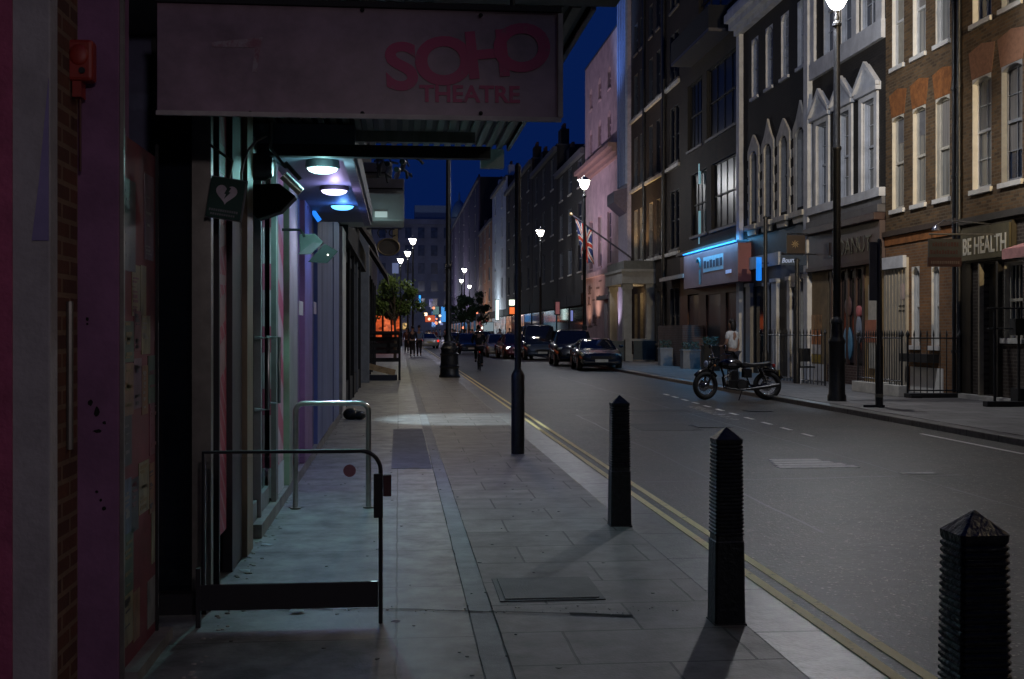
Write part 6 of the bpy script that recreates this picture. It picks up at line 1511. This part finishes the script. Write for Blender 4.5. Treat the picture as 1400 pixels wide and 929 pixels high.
def person(label, h=1.75, top=(.05,.05,.06), legs=(.02,.02,.03), stride=.22, arm=.12, hair='short', pose='walk', lean=0.0, sleeves=True, group=None, hairc=None):
    t_ = thing('person', (0,0,0), label, 'person', group); s = h / 1.75
    S = lambda x, y, z: (x * s, y * s, z * s)
    hips, chest, neck = S(0,0,.93), S(0,-lean*.6,1.30), S(0,-lean,1.48)
    fy = stride
    if pose == 'ride':
        hips, chest, neck = S(0,.10,.98), S(0,-.10,1.32), S(0,-.20,1.50)
        LK = {1: (S(.11,-.30,.80), S(.12,-.16,.38)), -1: (S(-.11,-.22,.62), S(-.12,-.02,.20))}
    else:
        LK = {1: (S(.10,-fy*.55,.50), S(.10,-fy*.7,.09)), -1: (S(-.10,fy*.15,.50), S(-.10,fy*.9,.12))}
    hy = neck[1]
    head = [(neck, .052*s), (S(0, hy/s-.01, 1.55), .055*s), (S(0, hy/s-.02, 1.60), (.072*s,.082*s)), (S(0, hy/s-.02, 1.68), (.080*s,.092*s)), (S(0, hy/s-.01, 1.735), .05*s)]
    pel = (hips, (.15*s,.10*s)); body = [[pel, (S(0,chest[1]/s*.5,1.10), (.125*s,.09*s)), (chest, (.16*s,.105*s)), head[0]], head]
    sh, ch_arm = {}, {}
    for sd_ in (1, -1):
        shp = (chest[0] + sd_*.17*s, chest[1], chest[2] + .10*s)
        if pose == 'ride': el, wr, ha = S(sd_*.26, -.30, 1.16), S(sd_*.22, -.50, 1.05), S(sd_*.22, -.57, 1.04)
        elif pose == 'phone' and sd_ == 1: el, wr, ha = S(.25, -.02, 1.12), S(.18, -.20, 1.05), S(.15, -.27, 1.06)
        else: el, wr, ha = S(sd_*.235, sd_*arm*.5, 1.13), S(sd_*.25, sd_*arm*1.2-.03, .90), S(sd_*.25, sd_*arm*1.3-.05, .83)
        ch_arm[sd_] = [(shp, .056*s), (el, .042*s), (wr, .028*s), (ha, (.02*s,.036*s))]
        body.append([(chest, (.16*s,.105*s)), *ch_arm[sd_]])
        # fingers and thumb
        d = (Vector(ha) - Vector(wr)).normalized()
        for k in range(4):
            o_ = Vector((0, (k-1.5)*.018*s, 0)); f0 = Vector(ha) + o_; f1 = f0 + d*(.045+.006*(k in (1,2)))*s + Vector((-sd_*.008,0,0)); f2 = f1 + d*.03*s + Vector((-sd_*.015*s,0,0))
            body.append([(ha, (.02*s,.036*s)), (tuple(f1), .009*s), (tuple(f2), .008*s)])
        body.append([(ha, (.02*s,.036*s)), (tuple(Vector(ha) + d*.01*s + Vector((0,-.045*s,0))), .010*s), (tuple(Vector(ha) + d*.04*s + Vector((0,-.05*s,0))), .008*s)])
        kn, an = LK[sd_]
        body.append([pel, (S(sd_*.095, hips[1]/s, .88), .088*s), (kn, .055*s), (an, .038*s), ((an[0], an[1]-.06*s, max(.04*s, an[2]-.05*s)), (.035*s,.03*s)), ((an[0], an[1]-.15*s, max(.03*s, an[2]-.06*s)), (.035*s,.022*s))])
    bo = skinmesh(body, 'body', skin_m, t_, 1)
    tp_ = mat('cloth_%.2f_%.2f_%.2f' % top, top, .85, var=.25, scale=10, bump=.3, bscale=25); lg_ = mat('cloth_%.2f_%.2f_%.2f' % legs, legs, .85, var=.25, scale=10)
    ch = [[(S(0,hips[1]/s,.92), (.165*s,.115*s)), (S(0,chest[1]/s*.5,1.10), (.145*s,.11*s)), (chest, (.175*s,.12*s)), ((neck[0],neck[1],neck[2]-.02*s), .07*s)]]
    for sd_ in (1, -1):
        a = ch_arm[sd_]; n_ = 3 if sleeves else 2
        if sleeves: ch.append([(chest, (.175*s,.12*s)), (a[0][0], .068*s), (a[1][0], .055*s), (a[2][0], .042*s)])
        else:
            mid = tuple(Vector(a[0][0]).lerp(Vector(a[1][0]), .62)); ch.append([(chest, (.175*s,.12*s)), (a[0][0], .068*s), (mid, .064*s)])
    skinmesh(ch, 'jacket' if sleeves else 't_shirt', tp_, t_)
    ch = []
    for sd_ in (1, -1):
        kn, an = LK[sd_]; ch.append([(S(0,hips[1]/s,.95), (.155*s,.11*s)), (S(sd_*.095, hips[1]/s, .86), .10*s), (kn, .07*s), ((an[0], an[1], an[2]+.02*s), .055*s)])
    skinmesh(ch, 'trousers', lg_, t_)
    for sd_ in (1, -1):
        kn, an = LK[sd_]; z0 = max(0, an[2]-.09*s)
        b = MB(); b.ball((an[0], an[1]-.055*s, z0+.05*s), .05*s, (.95, 2.6, 1.0), 12, 8); b.build('shoe', shoe_m, t_, smooth=True)
    hm = hair_m
    b = MB(); b.ball((0, hy+.012*s, 1.705*s), .098*s, (.92, 1.02, .88), 16, 12)
    if hair == 'long': b.ball((0, hy+.06*s, 1.60*s), .10*s, (.95,.6,1.6), 14, 10)
    b.build('hair', hm, t_, smooth=True)
    # face: nose, eyes, mouth, ears on the -y side
    b = MB(); b.ball((0, hy-.105*s, 1.635*s), .014*s, (.8,1.2,1.4), 8, 6); b.build('nose', skin_m, t_, smooth=True)
    for sd_ in (1, -1):
        MB().ball((sd_*.03*s, hy-.092*s, 1.66*s), .010*s, (1.2,.6,.7), 8, 6).build('eye', mat('eye_dark', (.02,.02,.02), .3), t_)
        MB().ball((sd_*.078*s, hy-.01*s, 1.645*s), .022*s, (.4,.8,1.3), 8, 6).build('ear', skin_m, t_, smooth=True)
    MB().box(-.022*s, .022*s, hy-.098*s, hy-.085*s, 1.59*s, 1.598*s).build('mouth', mat('lips', (.18,.05,.045), .5), t_)
    return t_
pr_ = person('person in a white t-shirt with long dark hair standing behind the motorcycle, head bowed', 1.80, (.62,.62,.62), (.02,.02,.03), stride=.05, arm=.02, hair='long', pose='phone', lean=.04, sleeves=False)
p = XY(1002, 30.5); pr_.location = (8.97 + 0*p.x, XY(1002, 30.5).y, .0); pr_.rotation_euler.z = R(-145)
q = Yat(1002, 8.97); pr_.location.y = q
# cyclist and bicycle, riding away
def bicycle(label):
    t_ = thing('bicycle', (0,0,0), label, 'bicycle')
    for y, nm in ((-.52, 'front_wheel'), (.52, 'rear_wheel')):
        o = MB().ring((0, y, .34), .32, .018, 'X', n=28, m=6).build(nm, tyre_m, t_, smooth=True)
        b = MB()
        for k in range(14): a = k*math.pi/7; b.tube([(0,y,.34),(0,y+.31*math.cos(a),.34+.31*math.sin(a))], .003, 4, cap=False)
        b.build('spokes', chrome, o)
    b = MB(); 
    for a, c_ in (((0,.12,.34),(0,.22,.84)), ((0,.12,.34),(0,-.36,.72)), ((0,.20,.76),(0,-.34,.80)), ((.04,.52,.34),(0,.20,.76)), ((.04,.52,.34),(.0,.12,.34)), ((-.04,.52,.34),(0,.20,.76)), ((0,-.33,.92),(0,-.52,.34))): b.tube([a, c_], .016, 6)
    b.build('frame', blackp, t_)
    MB().tube([(-.24,-.44,1.0),(-.2,-.36,1.0),(0,-.34,.95),(.2,-.36,1.0),(.24,-.44,1.0)], .012, 6).build('handlebar', blackp, t_)
    MB().ball((0,.24,.88), .1, (.7,1.2,.35), 10, 6).build('saddle', blackm, t_, smooth=True)
    MB().ball((0,.30,.76), .02).build('rear_light', emis('bike_rear', (1,.05,.03), .3), t_)
    return t_
bc = bicycle('black bicycle under the dark cyclist in the road'); put(bc, 655, 47.5, R(180))
cy_ = person('dark-clothed cyclist riding away along the near side of the road', 1.78, (.010,.010,.012), (.012,.012,.014), pose='ride', hair='short'); put(cy_, 655, 47.5, R(180), RZ + .04)
# pedestrians
for (px, D, h, rz, tp1, lg1, lb) in ((564, 69, 1.78, 180, (.02,.02,.025), (.02,.02,.02), 'pedestrian in dark clothes walking away on the near pavement, left of a pair'),
        (573, 69.6, 1.82, 175, (.14,.20,.34), (.015,.015,.02), 'pedestrian in a blue-grey top on the near pavement, right of a pair'),
        (684, 100, 1.7, 0, (.5,.5,.5), (.02,.02,.03), 'pedestrian in a pale top by the bright white shop light'),
        (556, 80, 1.7, 0, (.12,.05,.03), (.02,.02,.02), 'pedestrian in a brown coat under the small tree')):
    o = person(lb, h, tp1, lg1); p = XY(px, D); o.location = (p.x, p.y, 0 if p.x < 2 or p.x > 8.7 else RZ); o.rotation_euler.z = R(rz)
rr = random.Random(17); protos = []
for c_ in ((.02,.02,.03), (.16,.17,.20), (.22,.04,.04), (.06,.10,.22), (.35,.33,.30)):
    protos.append(person('distant pedestrian, a small figure in the evening crowd where the street recedes', rr.uniform(1.62,1.84), c_, (.02,.02,.03), stride=rr.uniform(.1,.3), group='distant crowd'))
LB = 'distant pedestrian, a small figure in the evening crowd where the street recedes'
spots = [(rr.uniform(582, 655), rr.uniform(95, 175)) for _ in range(24)] + [(rr.uniform(660, 700), rr.uniform(90, 130)) for _ in range(5)]
for i, (px, D) in enumerate(spots):
    o = protos[i] if i < 5 else copy_tree(protos[i % 5])
    p = XY(px, D); o.location = (p.x, p.y, 0 if p.x < 2 or p.x > 8.7 else RZ); o.rotation_euler.z = rr.uniform(0, 6.28)

# tiny far lights at shop doors and windows
rr = random.Random(31); LBL = 'tiny distant point of shop light in the glow at the far end of the street'
dl = None
for i in range(16):
    px, D = rr.uniform(586, 660), rr.uniform(120, 230); p = XY(px, D); z = rr.uniform(1.8, 4.5); col = rr.choice([(1,.75,.5),(1,.3,.15),(.5,.7,1),(1,.9,.8)])
    o = MB().ball((p.x, p.y, z), .16, (1,1,1), 8, 6).build('shop_light', emis('far_light_%d' % (i % 6), col, 1.6), origin=(p.x, p.y, z))
    tag(o, LBL, 'light', 'distant shop lights')

# ---------------------------------------------------------------- camera and output
cam = bpy.data.cameras.new('camera'); co = bpy.data.objects.new('camera', cam); C.objects.link(co)
co.location = (0, 0, 1.5); co.rotation_euler = (R(90), 0, -TH)
cam.sensor_width = 36; cam.lens = 36 * FPX / 1400; cam.shift_y = -(464.5 - HZ) / 1400
cam.clip_start = .05; cam.clip_end = 2000
sc = bpy.context.scene; sc.camera = co
sc.view_settings.view_transform = 'Standard'; sc.view_settings.look = 'None'; sc.view_settings.exposure = 0; sc.view_settings.gamma = 1
sc.render.engine = 'CYCLES'; sc.cycles.use_denoising = True; sc.cycles.max_bounces = 6; sc.cycles.use_light_tree = True
sc.cycles.sample_clamp_indirect = 3
for o in list(bpy.data.objects):
    if '_w' in o: del o['_w']
